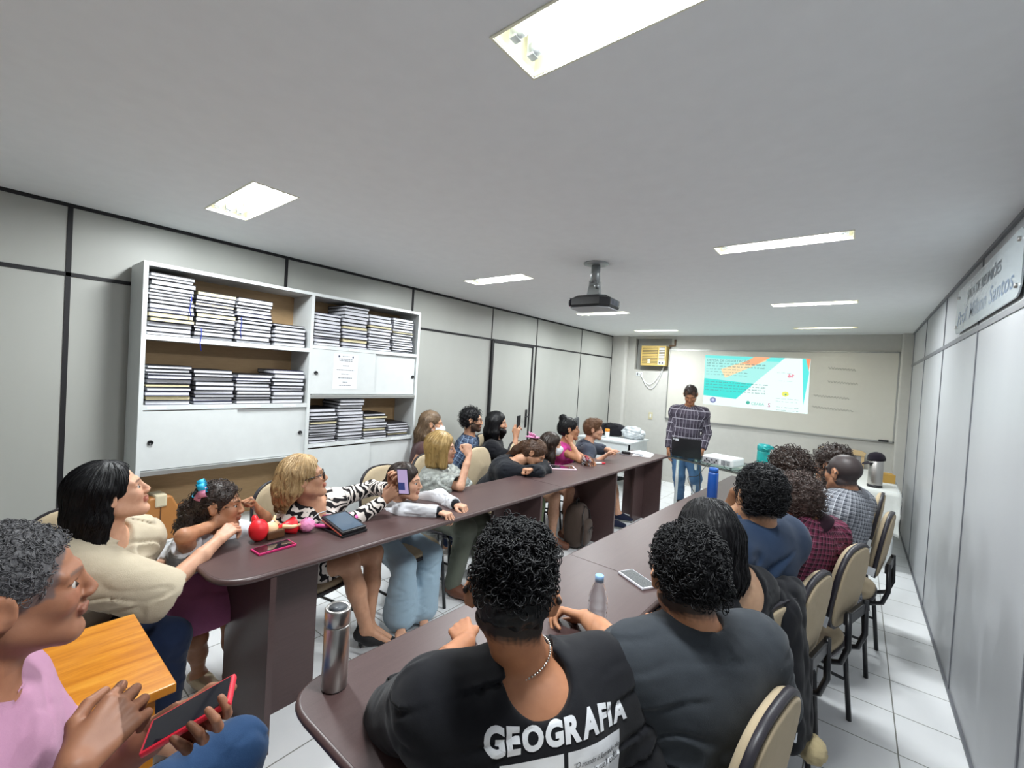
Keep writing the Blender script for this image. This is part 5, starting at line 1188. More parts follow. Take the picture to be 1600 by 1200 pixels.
        nl = st.get('nape', -.075); nn = unit(R @ np.array([-.25, 0, -1.0])); F.half(nn, float(nn @ s.hp(-.06, 0, nl)), .012)
        for q in st.get('drops', ()):   # gravity-frame chains: ((f,l,u),(f,l,u),...), radii
            pts, rs = q[0], q[1]; fl = q[2] if len(q) > 2 else None
            for i in range(len(pts) - 1): F.cone(G(*pts[i]), G(*pts[i + 1]), rs[i] * h, rs[i + 1] * h, .022 * h, flat=(gl if fl == 'l' else (gf if fl == 'f' else None)), fs=1.5 if fl else 1.0)
        for q in st.get('part', ()): F.cone(s.hp(*q[0]), s.hp(*q[1]), q[2] * h, q[2] * h, .004, '-')
        for q in st.get('local', ()):
            pts, rs = q[0], q[1]
            for i in range(len(pts) - 1): F.cone(s.hp(*pts[i]), s.hp(*pts[i + 1]), rs[i] * h, rs[i + 1] * h, .015 * h)
        sd = st.get('seed', 3); amp = st.get('amp', .0025); style = st.get('style', 'straight')
        if style == 'curly': w1, w2 = waves(12, .030, sd), waves(12, .016, sd + 1); disp = lambda P: amp * (w1(P) + .6 * w2(P))
        elif style == 'buzz': disp = None
        else:
            w1 = waves(8, .06, sd)
            def disp(P):
                q = P - s.H; a = np.arctan2(q @ gl, q @ gf); return amp * (.6 * np.sin(a * 34 + 3 * w1(P)) + .5 * w1(P))
        vx = st.get('vox', .0042) * s.vox; D, lo, hh = F.grid(vx, disp=disp); V, Fc = surfnet(D, lo, hh)
        if not len(V): return
        V = relax(V, Fc, 1, .3); parts = [(V, Fc)]; f, gr = sampler(D, lo, hh); rng = np.random.RandomState(sd)
        n = int(st.get('strands', 0))
        if n:
            ql = ((V - s.H) @ s.HR) / h; ok = np.nonzero(ql @ np.array([-.15, 0, 1.0]) > st.get('cmin', -9))[0]
            I = rng.choice(ok, n, replace=len(ok) < n); P = V[I].copy()
            Nn = gr(P)
            if style in ('curly', 'coil'):
                S = st.get('cseg', 9); rad = st.get('crad', .010) * h * rng.uniform(.7, 1.3, n); out = st.get('cout', .010)
                a1 = np.cross(Nn, rng.normal(size=(n, 3))); a1 /= np.linalg.norm(a1, axis=1)[:, None]; a2 = np.cross(Nn, a1); tt = np.linspace(0, st.get('turn', 4.6), S); path = np.zeros((n, S, 3)); tilt = rng.uniform(-.6, .6, n)
                for k, t in enumerate(tt): path[:, k] = P + a1 * (rad * (math.cos(t) - 1))[:, None] + (a2 * np.cos(tilt)[:, None] + Nn * np.sin(tilt)[:, None]) * (rad * math.sin(t))[:, None] + Nn * (out * (.25 + .75 * math.sin(PI * k / (S - 1)))) + a2 * (.0022 * k)
                rads = np.tile(st.get('crr', .0017) * np.sin(np.linspace(.5, PI - .25, S)) ** .5, (n, 1)); parts.append(tubes(path, rads, 4))
            else:
                S = st.get('steps', 16); stp = st.get('step', .009); path = np.zeros((n, S, 3)); flow = st.get('flow', (-.4, 0, -1.0)); crown = s.hp(*st.get('whorl', (-.02, 0, .13))); off = rng.uniform(.0004, .0022, n)[:, None]
                gd = gf * flow[0] + UP * flow[2]
                for k in range(S):
                    path[:, k] = P; Nn = gr(P); rad_ = P - crown; rad_ /= np.linalg.norm(rad_, axis=1)[:, None] + 1e-6; wt = np.clip((P - s.H) @ UP / (.08 * h), 0, 1)[:, None]; d = gd * (1 - .7 * wt) + rad_ * wt * .9 + rng.normal(0, st.get('wild', .05), (n, 3)); d -= Nn * (d * Nn).sum(1)[:, None]; d /= np.linalg.norm(d, axis=1)[:, None] + 1e-6
                    P = P + d * stp; e = f(P)[:, None]; P = P - gr(P) * np.clip(e - off, -.004, .004)
                rads = np.tile(st.get('srr', .0011) * np.linspace(1, .5, S) * 1.0, (n, 1)); parts.append(tubes(path, rads, 3))
        off = 0; VV, FF = [], []
        for v, fc in parts: VV.append(v); FF.append(fc + off); off += len(v)
        s.hairo = mk('hair', np.concatenate(VV), np.concatenate(FF), st['mat'], s.root)
def glasses(s, mat, w=.0036):
    mb = MB()
    for q in (1, -1):
        c = s.hp(.1, .033 * q, -.004); f, l, u = s.HR.T * 1.0
        mb.tube([s.hp(.098 - .006 * abs(math.cos(a)) * (math.cos(a) * q > 0) , .033 * q + .026 * math.copysign(abs(math.cos(a)) ** .7, math.cos(a)), -.006 + .019 * math.copysign(abs(math.sin(a)) ** .7, math.sin(a))) for a in [k * PI / 12 for k in range(24)]], .0019 * w / .0036, 6, closed=True)
        mb.tube([s.hp(.094, .060 * q, .004), s.hp(.05, .078 * q, .006), s.hp(-.01, .084 * q, .004), s.hp(-.025, .084 * q, -.01)], .0017 * w / .0036, 6)
    mb.tube([s.hp(.1, .008, .0), s.hp(.103, 0, .003), s.hp(.1, -.008, .0)], .0015, 6)
    mb.build('glasses', mat, s.root)
def mask(s, mat):
    vs = []; fs = []; n, m_ = 13, 9
    F = Fld(); h = s.hs
    F.ell(s.hp(.045, 0, -.052), np.array((.075, .066, .062)) * h, s.HR, .01); F.cone(s.hp(.09, 0, -.02), s.hp(.107, 0, -.045), .016 * h, .016 * h, .03 * h)
    for v, cc in (((1, 0, 0), None),): pass
    nf = -s.HR[:, 0]; F.half(nf, float(nf @ s.hp(.035, 0, 0)), .004); nu = unit(s.HR @ np.array([.35, 0, 1.0])); F.half(nu, float(nu @ s.hp(.1, 0, -.012)), .004)
    D1, l1, h1 = F.grid(.0035 * s.vox); V, Fc = surfnet(D1, l1, h1); o = mk('face_mask', V, Fc, mat, s.root)
    mb = MB()
    for q in (1, -1): mb.tube([s.hp(.04, .062 * q, -.03), s.hp(-.0, .08 * q, .018), s.hp(-.03, .082 * q, .01)], .0014, 5).tube([s.hp(.04, .060 * q, -.08), s.hp(-.01, .08 * q, -.03), s.hp(-.03, .082 * q, .008)], .0014, 5)
    mb.build('ear_loop', mat, o)
# ================================================================= PEOPLE
SK1, SK2, SK3, SK4, SKD = 'd2a286', 'c39375', 'b27f5f', 'a06f50', '8f6048'
F_BLACK = fabric('black_tshirt', '17181d', '101116', .85, 500, .2); F_DGREY = fabric('charcoal_tshirt', '3a3f45', '2c3035', .9, 600, .3)
F_NAVY = fabric('navy_shirt', '2a3d58', '1f3049', .8); F_JEAN = fabric('blue_denim', '2d4a6e', '20385a', .9, 500, .4); F_LJEAN = fabric('pale_denim', 'a3b8c6', '8aa3b4', .9, 400, .3); F_MJEAN = fabric('mid_denim', '4d6f93', '3c5a7c', .9, 400, .4)
F_DJEAN = fabric('dark_denim', '1f2c48', '18223a', .9, 500, .4); F_CREAM = fabric('cream_linen', 'c3b7a2', 'b2a68f', .95, 300, .5); F_WHITE = fabric('white_jersey', 'd8d9dd', 'c8c9ce', .9, 400, .3); F_PURP = fabric('mauve_skirt', 'b56f97', '9c5c82', .9, 300, .4)
F_OLV = fabric('grey_green_cotton', '6b7064', '595e53', .9); F_GRN = fabric('sage_cotton', '7b8a68', '687657', .9); F_PINKT = fabric('hot_pink_top', 'd8489c', 'c23a8a', .8); F_POLO = fabric('slate_polo', '434955', '373c48', .9); F_BRWN = fabric('brown_top', '553c3c', '463131', .8)
F_ROSE = fabric('rose_shirt', 'b688a2', 'a67893', .92, 500, .3); F_SAT = NT('grey_satin'); F_SAT.setp(col=F_SAT.ramp(F_SAT.noise(F_SAT.coord(), 30, 3), [(.35, lin('6d726e')), (.65, lin('a5aaa5'))]), rough=.38, sheen=.3); F_SAT.bump(F_SAT.noise(F_SAT.coord(), 40, 3), .6, .01); F_SAT = F_SAT.m
F_BK2 = fabric('black_knit', '161920', '10131a', .85); F_NVS = fabric('navy_shorts', '2c3144', '232838', .9); M_SHB = plain('black_suede', '121114', .8); M_SHN = fabric('navy_canvas', '262b42', '1c2134'); M_SHS = plain('silver_sandal', 'b8a488', .25, .6); M_SOLE = plain('pale_sole', 'b9bcb6', .6); M_SND = plain('brown_sandal', '6d4330', .6)
F_ZEB = zebra(); P_RED = uvplaid('red_plaid', '2c1a24', '743049', 'b8748c', (23, 23), .2, .05); P_GREY = uvplaid('grey_plaid', '85888f', '474a52', 'bfc2c8', (21, 21), .2, .08)
P_PRES = uvplaid('presenter_plaid', '514b57', '38333e', 'a5a1ab', (44, 120), .22, .09); P_BLUE = uvplaid('blue_plaid', '46546b', '252e42', '8fa2bb', (40, 40), .2, .06)
M_GLF = plain('dark_glasses_frame', '1c1417', .3); F_MASK = fabric('face_mask_white', 'dfe4e8', 'd0d6dc', .8)
def curls(**k): d = dict(mat=H_BLACK, style='curly', thick=.012, amp=.005, strands=900, crad=.010, crr=.0016); d.update(k); return d
# ---- bottom left: man in pink
def x22(s):
    ph = thing('mobile_phone', 'phone in a red case in the hand of the man in pink', 'phone'); d = unit(np.array([.0, 1, .0])); c = s.hc['L'] + np.array(PH22[0]); ax = unit(np.array(PH22[1])); nn = unit(np.array(PH22[2])); sx_ = np.cross(ax, nn); nn = np.cross(sx_, ax)
    ph.matrix_world = Matrix(((sx_[0], ax[0], nn[0], c[0]), (sx_[1], ax[1], nn[1], c[1]), (sx_[2], ax[2], nn[2], c[2]), (0, 0, 0, 1)))
    MB().box((-.037, -.074, 0), (.037, .074, .011), bev=.004).build('case', M_REDC, ph); MB().box((-.032, -.068, .0108), (.032, .068, .0116)).build('screen', M_SCREEN, ph)
    sg_ = MB(); c = s.N + s.cf * .14 - UP * .12
    gl = thing('sunglasses', 'dark sunglasses hooked on the neck of the pink shirt', 'sunglasses')
    for q in (1, -1): MB().ball(c + s.cl * .034 * q, (.027, .008, .024), M=Matrix.Rotation(math.atan2(s.cf[1], s.cf[0]) - PI / 2, 4, 'Z')).build('lens', plain('sunglass_lens', '2a1a1e', .1, coat=.5), gl)
    MB().tube([c + s.cl * .012 + UP * .004, c + s.cf * .006 + UP * .006, c - s.cl * .012 + UP * .004], .002).tube([c + s.cl * .06, c + s.cl * .055 - s.cf * .05 + UP * .02], .002).build('frame', M_GLF, gl)
    br = thing('bracelet', 'green and white string bracelet on the wrist of the man in pink', 'bracelet'); e, w_ = s.el['R'], s.wr['R']; d = unit(w_ - e); a = unit(np.cross(d, UP)); b = np.cross(d, a)
    for k, (cm, off) in enumerate(((plain('green_cord', '4f8f5a', .7), .0), (plain('white_cord', 'd5d8d2', .7), .006), (plain('green_cord', '4f8f5a', .7), .012))):
        cc = w_ - d * (.018 + off); MB().tube([cc + (a * math.cos(t) * .0305 + b * math.sin(t) * .0275) + d * .006 * math.sin(t + k) for t in [i * PI / 12 for i in range(24)]], .0016, 6, closed=True).build('cord', cm, br)
PH22 = ((.010, -.004, .026), (.42, .78, .42), (-.12, -.42, .80))
Person('man with short greying hair in a pink shirt, looking at the screen', (2.40, .0, .54), yaw=86, thigh=.46, chestyaw=78, neck=(2.40, .0, 1.02), head=(2.384, 0.056, 1.197), look=(.05, 1, .04), hup=(0, -.06, 1), hs=.99, skin='9b6a50', fat=1.05,
    handL=(2.505, .275, .915), elbL=(2.2, .0, .6), poseL='grip', palmL=(-.12, -.42, .80), curlL=(.12, .95, .8), thumbL=(1.2, -.1), hdirL=(.87, .12, .16), handR=(2.623, 0.113, 0.990), elbR=(2.62, -.05, .8), poseR='relax', palmR=(-.75, .3, -.5), curlR=(.7, .7, .4), hdirR=(-.5, .75, .35),
    kneeL=(2.25, 1.6, 1.0), kneeR=(2.4, 1.6, 1.0), footL=(2.27, .46, .19), footR=(2.46, .44, .14), shirt=dict(mat=F_ROSE, sleeve=.8, loose=.016, collar=F_ROSE, neck=.066), legs=dict(mat=F_JEAN), shoes=dict(mat=M_SHB),
    scalp=('5a5355', .8, -.075, -.014), hair=dict(mat=H_GREY, style='curly', thick=.005, side=.001, amp=.0016, strands=2600, crad=.006, crr=.0008, cout=.0015, line=-.024, nape=-.055, vox=.0035), brow='6f5d55', lips='7d4f47', beard=(.15, '55443e'), extra=x22)
# ---- woman cream blouse
Person('woman with long straight black hair in a cream blouse, chin raised', (1.14, .22, .50), yaw=35, chestyaw=42, fem=True, neck=(1.330, 0.338, 0.927), head=(1.370, 0.343, 1.101), look=(.06, .96, .27), hup=(-.0, -.25, 1), skin=SK1, lips='b5524e', fat=1.08, arm=1.15,
    handR=(1.360, 0.705, 0.822), armlen=1.13, elbR=(1.66, .45, .40), poseR='fist', palmR=(-.4, .2, -.9), curlR=(.7, .8, .6), handL=(1.200, 0.658, 0.700), hideL=True, roll=-4,
    shirt=dict(mat=F_CREAM, sleeve=.98, loose=.034, inf=.022, amp=.006, lam=.13, vneck=.06, seed=3, neck=.07), legs=dict(mat=F_DJEAN, inf=.012),
    hair=dict(mat=H_BLACK, cover_ears=False, thick=.010, line=-.028, strands=1500, steps=26, step=.012, wild=.03, flow=(-.25, 0, -1), whorl=(.03, 0, .13), nape=-.09, drops=[(((-.05, 0, .03), (-.062, 0, -.07), (-.068, 0, -.18), (-.06, .0, -.25)), (.066, .062, .056, .035), 'l'), (((-.03, -.055, .02), (-.04, -.062, -.08), (-.045, -.06, -.19), (-.05, -.05, -.24)), (.035, .038, .034, .018)), (((-.03, .055, .02), (-.045, .06, -.08), (-.05, .055, -.2)), (.035, .04, .03))]))
# ---- little girl
def x2(s):
    bw = thing('hair_bow', 'turquoise and pink ribbon bow in the little girl\'s hair', 'hair bow'); c = s.hp(-.055, -.045, .085)
    def loop(d, r, mat, w_=.02):
        d = unit(np.array(d, float)); a = unit(np.cross(d, [.3, .8, .2])); pts = [c + d * r * (1 - math.cos(t)) * .5 + a * w_ * math.sin(t) for t in [k * 2 * PI / 14 for k in range(14)]]; vs = []; n_ = np.cross(d, a) * .014
        for p_ in pts: vs += [p_ - n_, p_ + n_]
        o = MB().add(vs, [(2 * i, (2 * i + 2) % 28, (2 * i + 3) % 28, 2 * i + 1) for i in range(14)], 0, True).build('ribbon_loop', mat, bw); o.modifiers.new('t', 'SOLIDIFY').thickness = .0015
    TQ, PK = plain('turquoise_ribbon', '1fa6cf', .5), plain('pink_ribbon', 'd98aa8', .5)
    for d, m_ in (((.6, -.5, .5), TQ), ((-.8, -.2, .3), TQ), ((.2, -.6, -.7), PK), ((-.4, -.6, -.6), TQ), ((.7, -.4, -.1), PK), ((0, -.4, .9), TQ)): loop(d, .055, m_)
    MB().ball(c, .012).build('knot', PK, bw)
Person('little girl with a turquoise bow, chin on her fists, in a mauve skirt', (1.04, .68, .60), yaw=22, chestyaw=30, scale=.76, neck=(1.140, 0.754, 0.780), head=(1.190, 0.761, 0.927), look=(.5, .85, .0), hup=(-.25, -.15, 1), hs=.93, skin=SK3, fat=1.05, noeyes=False, arm=1.05,
    handR=(1.240, 0.731, 0.855), elbR=(1.30, .45, .70), hdirR=(-.35, .25, .9), poseR='fist', palmR=(-.6, .6, 0), handL=(1.220, 0.924, 0.879), elbL=(1.25, 1.15, .72), hdirL=(-.2, -.45, .85), poseL='fist', palmL=(-.2, -.9, 0),
    footL=(1.18, .86, .08), footR=(1.08, .74, .08), kneeL=(1.6, .9, .3), kneeR=(1.5, .7, .3), shirt=dict(mat=F_WHITE, sleeve=.45, loose=.012, hem=.0, neck=.055), legs=dict(mat=F_PURP, skirt=.72, len=.55, flare=.05, name='skirt', inf=.02, cutz=.40), shoes=dict(mat=M_SHS),
    hair=dict(mat=H_DBR, style='coil', thick=.006, amp=.0015, strands=700, crad=.012, crr=.0014, cout=.004, nape=-.09, drops=[(((-.075, 0, .03), (-.115, 0, -.02), (-.13, 0, -.10), (-.12, 0, -.19)), (.035, .05, .05, .025))]), extra=x2)
# ---- zebra woman
def x3(s):
    glasses(s, M_GLF, .0052)
    ph = thing('mobile_phone', 'phone held up by the woman in the zebra dress, camera view on screen', 'phone'); c = np.array((1.500, 1.590, 0.977)); ax = unit(np.array([-.06, -.12, 1])); nn = unit(np.array([.35, -.9, -.1])); sx_ = np.cross(ax, nn); nn = np.cross(sx_, ax)
    ph.matrix_world = Matrix(((sx_[0], ax[0], nn[0], c[0]), (sx_[1], ax[1], nn[1], c[1]), (sx_[2], ax[2], nn[2], c[2]), (0, 0, 0, 1)))
    MB().box((-.037, -.078, 0), (.037, .078, .009), bev=.003).build('case', M_PLB, ph); MB().box((-.032, -.071, .0088), (.032, .071, .0095)).build('screen', emit('phone_screen_lilac', 'b9a6cf', .42), ph); MB().box((-.032, -.05, .0094), (.01, -.005, .0098)).build('screen_figure', emit('phone_screen_blue', '3a4a8a', .3), ph)
    MB().tube([s.wr['R'] - unit(s.wr['R'] - s.el['R']) * 0 + .001] * 2, .001).build('x', M_PLB) if 0 else None
Person('woman with shoulder-length blonde hair and dark glasses in a zebra-print dress', (1.10, 1.12, .50), yaw=12, chestyaw=16, fem=True, neck=(1.190, 1.210, 0.845), head=(1.250, 1.130, 1.018), look=(.42, .88, .22), hup=(-.1, -.2, 1), hs=1.0, roll=15, skin=SK2, lips='b0584f', brow='6a4a30', fat=1.05,
    handR=(1.420, 1.519, 0.856), elbR=(1.45, 1.10, .55), poseR='grip', palmR=(-.4, .8, .3), hdirR=(.1, .7, .6), handL=(1.380, 1.598, 0.901), elbL=(1.05, 1.7, .85), poseL='grip', palmL=(.4, -.3, .6), hdirL=(.3, .2, .8),
    footR=(1.46, 1.42, .17), footL=(1.36, 1.50, .12), kneeR=(1.6, 1.5, .8), kneeL=(1.5, 1.9, .8), toe=(.75, .65, 0), toeR=(.75, .65, 0), toeL=(.75, .65, 0), heel=.03,
    shirt=dict(mat=F_ZEB, sleeve=1.95, loose=.012, inf=.012, vneck=.10, name='dress', neck=.072), legs=dict(mat=F_ZEB, len=.62, skirt=.5, name='dress_skirt', flare=.0, inf=.012), shoes=dict(mat=M_SHB, pump=True),
    hair=dict(mat=H_BLD, thick=.012, line=-.012, strands=1400, steps=22, step=.012, wild=.14, srr=.0013, amp=.005, flow=(-.25, 0, -1), whorl=(.02, .03, .13), nape=-.09, drops=[(((-.055, 0, .03), (-.085, 0, -.05), (-.105, 0, -.115)), (.068, .062, .035), 'l'), (((-.02, -.07, .02), (-.045, -.075, -.05), (-.075, -.07, -.12)), (.022, .028, .014)), (((-.0, .07, .02), (-.03, .075, -.06), (-.045, .07, -.12)), (.022, .03, .016))]), extra=x3)
# ---- girl in white sweatshirt
Person('girl with tied-back hair in a white sweatshirt, arms stretched across the table', (1.06, 1.82, .47), yaw=8, chestyaw=12, fem=True, scale=.86, neck=(1.200, 1.769, 0.745), head=(1.270, 1.781, 0.901), look=(.78, .62, -.02), hup=(-.15, -.1, 1), hs=1.0, skin=SK1, brow='3a2a22', shrug=.02,
    handR=(1.630, 1.753, 0.795), elbR=(1.45, 1.55, .80), poseR='relax', palmR=(0, 0, -1), curlR=(.9, .9, .5), hdirR=(.95, .25, -.05), handL=(1.587, 1.935, 0.795), elbL=(1.4, 2.1, .85), poseL='relax', palmL=(0, 0, -1), curlL=(.9, .9, .5), hdirL=(.95, .1, -.05),
    footR=(1.37, 1.72, .085), footL=(1.40, 1.86, .085), kneeR=(1.9, 1.6, .9), kneeL=(1.9, 2.1, .9), barefoot=True, toeR=(.8, -.5, 0), toeL=(.75, -.35, 0), shirt=dict(mat=F_WHITE, sleeve=1.93, loose=.02, inf=.018, cuff=F_BK2, hem=-.02), legs=dict(mat=F_LJEAN, len=1.93, flare=.055, inf=.018),
    hair=dict(mat=H_DBR, thick=.006, strands=900, steps=14, srr=.0009, wild=.03, flow=(-1, 0, -.3), nape=-.08, amp=.0012, drops=[(((-.09, 0, .0), (-.125, 0, -.04), (-.13, 0, -.10)), (.03, .032, .018))]))
# ---- blonde bob
Person('woman with a honey-blonde bob in a grey satin blouse, fist to her mouth', (.92, 2.36, .50), yaw=8, chestyaw=20, fem=True, neck=(1.000, 2.318, 0.849), head=(1.050, 2.285, 1.036), look=(.74, .67, .02), skin=SK1, lips='b9665c',
    handR=(1.270, 2.364, 1.004), elbR=(1.75, 2.15, .55), hdirR=(-.35, .0, .9), poseR='fist', palmR=(-.8, .3, .1), handL=(1.15, 2.5, .60), elbL=(.9, 2.8, .6), poseL='fist', hideL=True,
    footR=(1.30, 2.24, .09), footL=(1.36, 2.46, .09), shirt=dict(mat=F_SAT, sleeve=.8, loose=.03, inf=.022, amp=.009, lam=.12, hem=-.02), legs=dict(mat=F_OLV, inf=.02), shoes=dict(mat=M_SND), vox=1.15,
    hair=dict(mat=H_BLD2, thick=.018, strands=900, steps=18, wild=.02, flow=(-.05, 0, -1), cover_ears=True, amp=.003, whorl=(.03, 0, .14), nape=-.12, drops=[(((-.04, 0, .03), (-.055, 0, -.11)), (.075, .062), 'l'), (((.02, -.066, .03), (.025, -.07, -.12)), (.034, .030)), (((.02, .066, .03), (.025, .07, -.12)), (.034, .030))]))
# ---- head down
def x6(s):
    cl = thing('hair_claw', 'pink toothed hair claw in the hair of the person lying on the table', 'hair clip'); c = s.hp(-.10, 0, .10)
    mb = MB()
    for k in range(6): mb.tube([c + np.array([-.05 + .02 * k, -.01 * k, .0]), c + np.array([-.05 + .02 * k, -.01 * k, .03]), c + np.array([-.045 + .02 * k, -.01 * k - .02, .045 - .01 * (k % 2)])], .006, 6)
    mb.box(c + np.array([-.06, -.05, -.0]), c + np.array([.06, .01, .012]), bev=.004); mb.build('claw', plain('claw_pink', 'd88fb8', .4), cl)
Person('person in a black sweater with head down on folded arms, brown ponytail', (.92, 3.08, .50), yaw=5, chestyaw=15, fem=True, neck=(1.120, 3.113, 0.840), head=(1.270, 3.223, 0.934), look=(.80, .25, -.60), hup=(.5, .3, .75), skin=SK2, noeyes=False, hunch=.03, sw=.16, fat=1.1,
    handR=(1.31, 3.32, .825), elbR=(1.62, 2.55, .72), hideR=True, handL=(1.37, 3.04, .825), elbL=(1.60, 3.6, .72), hideL=True, poseL='fist', poseR='fist',
    shirt=dict(mat=F_BK2, sleeve=1.98, loose=.022, inf=.018), legs=dict(mat=F_GRN, inf=.025), footR=(1.35, 3.0, .09), footL=(1.35, 3.2, .09), shoes=dict(mat=M_SHB), vox=1.15,
    hair=dict(mat=H_BRN, thick=.012, strands=700, steps=16, wild=.12, amp=.004, flow=(-1, 0, -.2), whorl=(.05, 0, .1), nape=-.09, drops=[(((-.02, .0, .06), (-.10, 0, .055), (-.18, 0, .01), (-.26, 0, -.05)), (.05, .045, .036, .02))]), extra=x6)
# ---- masked woman long straight
Person('masked woman with long straight brown hair and bare shoulders at the left table', (.90, 3.70, .49), yaw=15, chestyaw=35, fem=True, neck=(1.050, 3.730, 0.767), head=(1.100, 3.754, 0.944), look=(.66, .74, -.04), skin=SK1, handR=(1.28, 3.75, .60), handL=(1.25, 3.95, .6), hideR=True, hideL=True,
    shirt=dict(mat=F_BK2, sleeve=0, inf=.008, neck=.085, hem=-.02, carve=()), legs=dict(mat=F_BK2, len=.35, inf=.012), footR=(1.30, 3.55, .09), footL=(1.3, 3.8, .09), kneeR=(1.5, 3.45, .9), shoes=dict(mat=M_SND), vox=1.25,
    hair=dict(mat=H_DBR, thick=.010, strands=700, steps=24, step=.012, wild=.02, amp=.002, whorl=(.02, 0, .13), flow=(-.1, 0, -1), nape=-.1, drops=[(((-.055, 0, .02), (-.075, 0, -.09), (-.085, 0, -.26)), (.07, .062, .035), 'l'), (((-.0, -.062, .0), (-.01, -.07, -.12), (.0, -.075, -.27)), (.022, .034, .018))]), extra=lambda s: mask(s, F_MASK))
# ---- pink top bun
Person('woman with a dark bun in a bright pink top, chin on her hand', (.88, 4.10, .50), yaw=12, chestyaw=22, fem=True, neck=(1.020, 4.138, 0.899), head=(1.080, 4.125, 1.078), look=(.80, .60, .02), skin=SK3, fat=1.08,
    handR=(1.160, 4.036, 0.936), elbR=(1.45, 3.80, .55), hdirR=(-.2, .1, .95), poseR='fist', palmR=(-.7, .4, .1), handL=(1.468, 3.948, 0.800), elbL=(1.1, 4.5, .6), poseL='relax', shirt=dict(mat=F_PINKT, sleeve=.12, inf=.012, neck=.075, hem=-.02), legs=dict(mat=F_DJEAN), vox=1.25, footR=(1.3, 4.05, .09), footL=(1.3, 4.25, .09), shoes=dict(mat=M_SHB),
    hair=dict(mat=H_BLACK, thick=.010, strands=500, steps=12, wild=.05, flow=(-1, 0, .2), nape=-.08, amp=.003, bulk=[(-.075, .0, .115, (.045, .042, .040), .02), (-.09, 0, .0, (.04, .05, .06), .03)]))
# ---- polo man
Person('man with light brown hair in a dark slate polo, forearms on the table', (.90, 4.70, .51), yaw=18, chestyaw=35, neck=(1.050, 4.611, 0.862), head=(1.100, 4.653, 1.041), look=(.90, .42, .02), skin=SK1, beard=(.3, '8a6a50'), brow='6a4a30',
    handR=(1.407, 4.325, 0.800), elbR=(1.25, 4.25, .6), poseR='relax', handL=(1.265, 4.807, 0.800), elbL=(1.2, 5.3, .7), poseL='fist', shirt=dict(mat=F_POLO, sleeve=.85, loose=.018, collar=F_POLO), legs=dict(mat=F_NVS, len=.92, flare=.02), footR=(1.44, 4.52, .09), footL=(1.40, 4.80, .09), kneeR=(1.8, 4.6, .9), shoes=dict(mat=M_SHN, sole=M_SOLE), vox=1.25, toeR=(.9, .3, 0),
    scalp=('5a3f2a', .8, -.08), hair=dict(mat=H_LBR, style='curly', thick=.010, side=.003, amp=.002, strands=900, crad=.012, crr=.0012, cout=.004, bulk=[(.03, 0, .085, (.06, .06, .04))]))
# ---- back row
Person('masked woman with long light-tipped brown hair by the wall in a brown sleeveless top', (.33, 2.66, .50), yaw=22, chestyaw=38, fem=True, neck=(0.400, 2.705, 0.963), head=(0.430, 2.721, 1.129), look=(.66, .75, -.03), skin=SK2, hideL=True, hideR=True, shirt=dict(mat=F_BRWN, sleeve=0, inf=.010, neck=.085), legs=dict(mat=F_DJEAN), vox=1.3, fat=1.05,
    hair=dict(mat=hair_mat('hair_ombre', '2c1f18', 'a88a66', .5, c3='4f3a2a'), thick=.006, strands=500, steps=18, step=.013, wild=.14, amp=.004, nape=-.1, whorl=(.04, 0, .12), drops=[(((-.05, 0, .02), (-.09, 0, -.09), (-.11, 0, -.22)), (.065, .065, .045), 'l'), (((-.03, -.055, .0), (-.055, -.065, -.12), (-.06, -.06, -.22)), (.025, .04, .03))]), extra=lambda s: mask(s, F_MASK))
Person('bearded man with wavy dark hair and thin glasses in a blue plaid shirt', (.33, 3.20, .52), yaw=18, chestyaw=35, neck=(0.420, 3.242, 0.956), head=(0.460, 3.231, 1.146), look=(.76, .64, .0), skin=SK2, beard=(.9, '1d1512'), hideL=True, hideR=True, shirt=dict(mat=P_BLUE, sleeve=.85, loose=.018, collar=P_BLUE), legs=dict(mat=F_DJEAN), vox=1.3,
    hair=curls(mat=H_BLACK, thick=.012, amp=.006, strands=450, crad=.014, cout=.005, vox=.005, bulk=[(-.06, 0, -.02, (.05, .06, .07), .02)]), extra=lambda s: glasses(s, M_GLF, .0025))
def x12(s):
    F = Fld(); F.cone(s.hp(.068, 0, -.09), s.hp(.055, 0, -.15), .042 * s.hs, .022, .02); F.cone(s.hp(.05, .04, -.07), s.hp(.05, -.04, -.07), .028, .028, .02); D1, l1, h1 = F.grid(.005, disp=lambda P: .003 * waves(8, .02, 3)(P)); V, Fc = surfnet(D1, l1, h1); mk('beard', V, Fc, H_BLACK, s.root)
    ph = thing('mobile_phone', 'phone held up edge-on by the long-haired bearded man', 'phone'); c = np.array((0.770, 3.614, 1.130)); ax = unit(np.array([.02, -.03, 1])); nn = unit(np.array([-.97, -.2, 0])); sx_ = np.cross(ax, nn)
    ph.matrix_world = Matrix(((sx_[0], ax[0], nn[0], c[0]), (sx_[1], ax[1], nn[1], c[1]), (sx_[2], ax[2], nn[2], c[2]), (0, 0, 0, 1))); MB().box((-.037, -.078, 0), (.037, .078, .01), bev=.003).build('case', M_PLB, ph); MB().box((-.032, -.071, .0098), (.032, .071, .0105)).build('screen', emit('phone_screen_pale', 'b8b0a8', .3), ph)
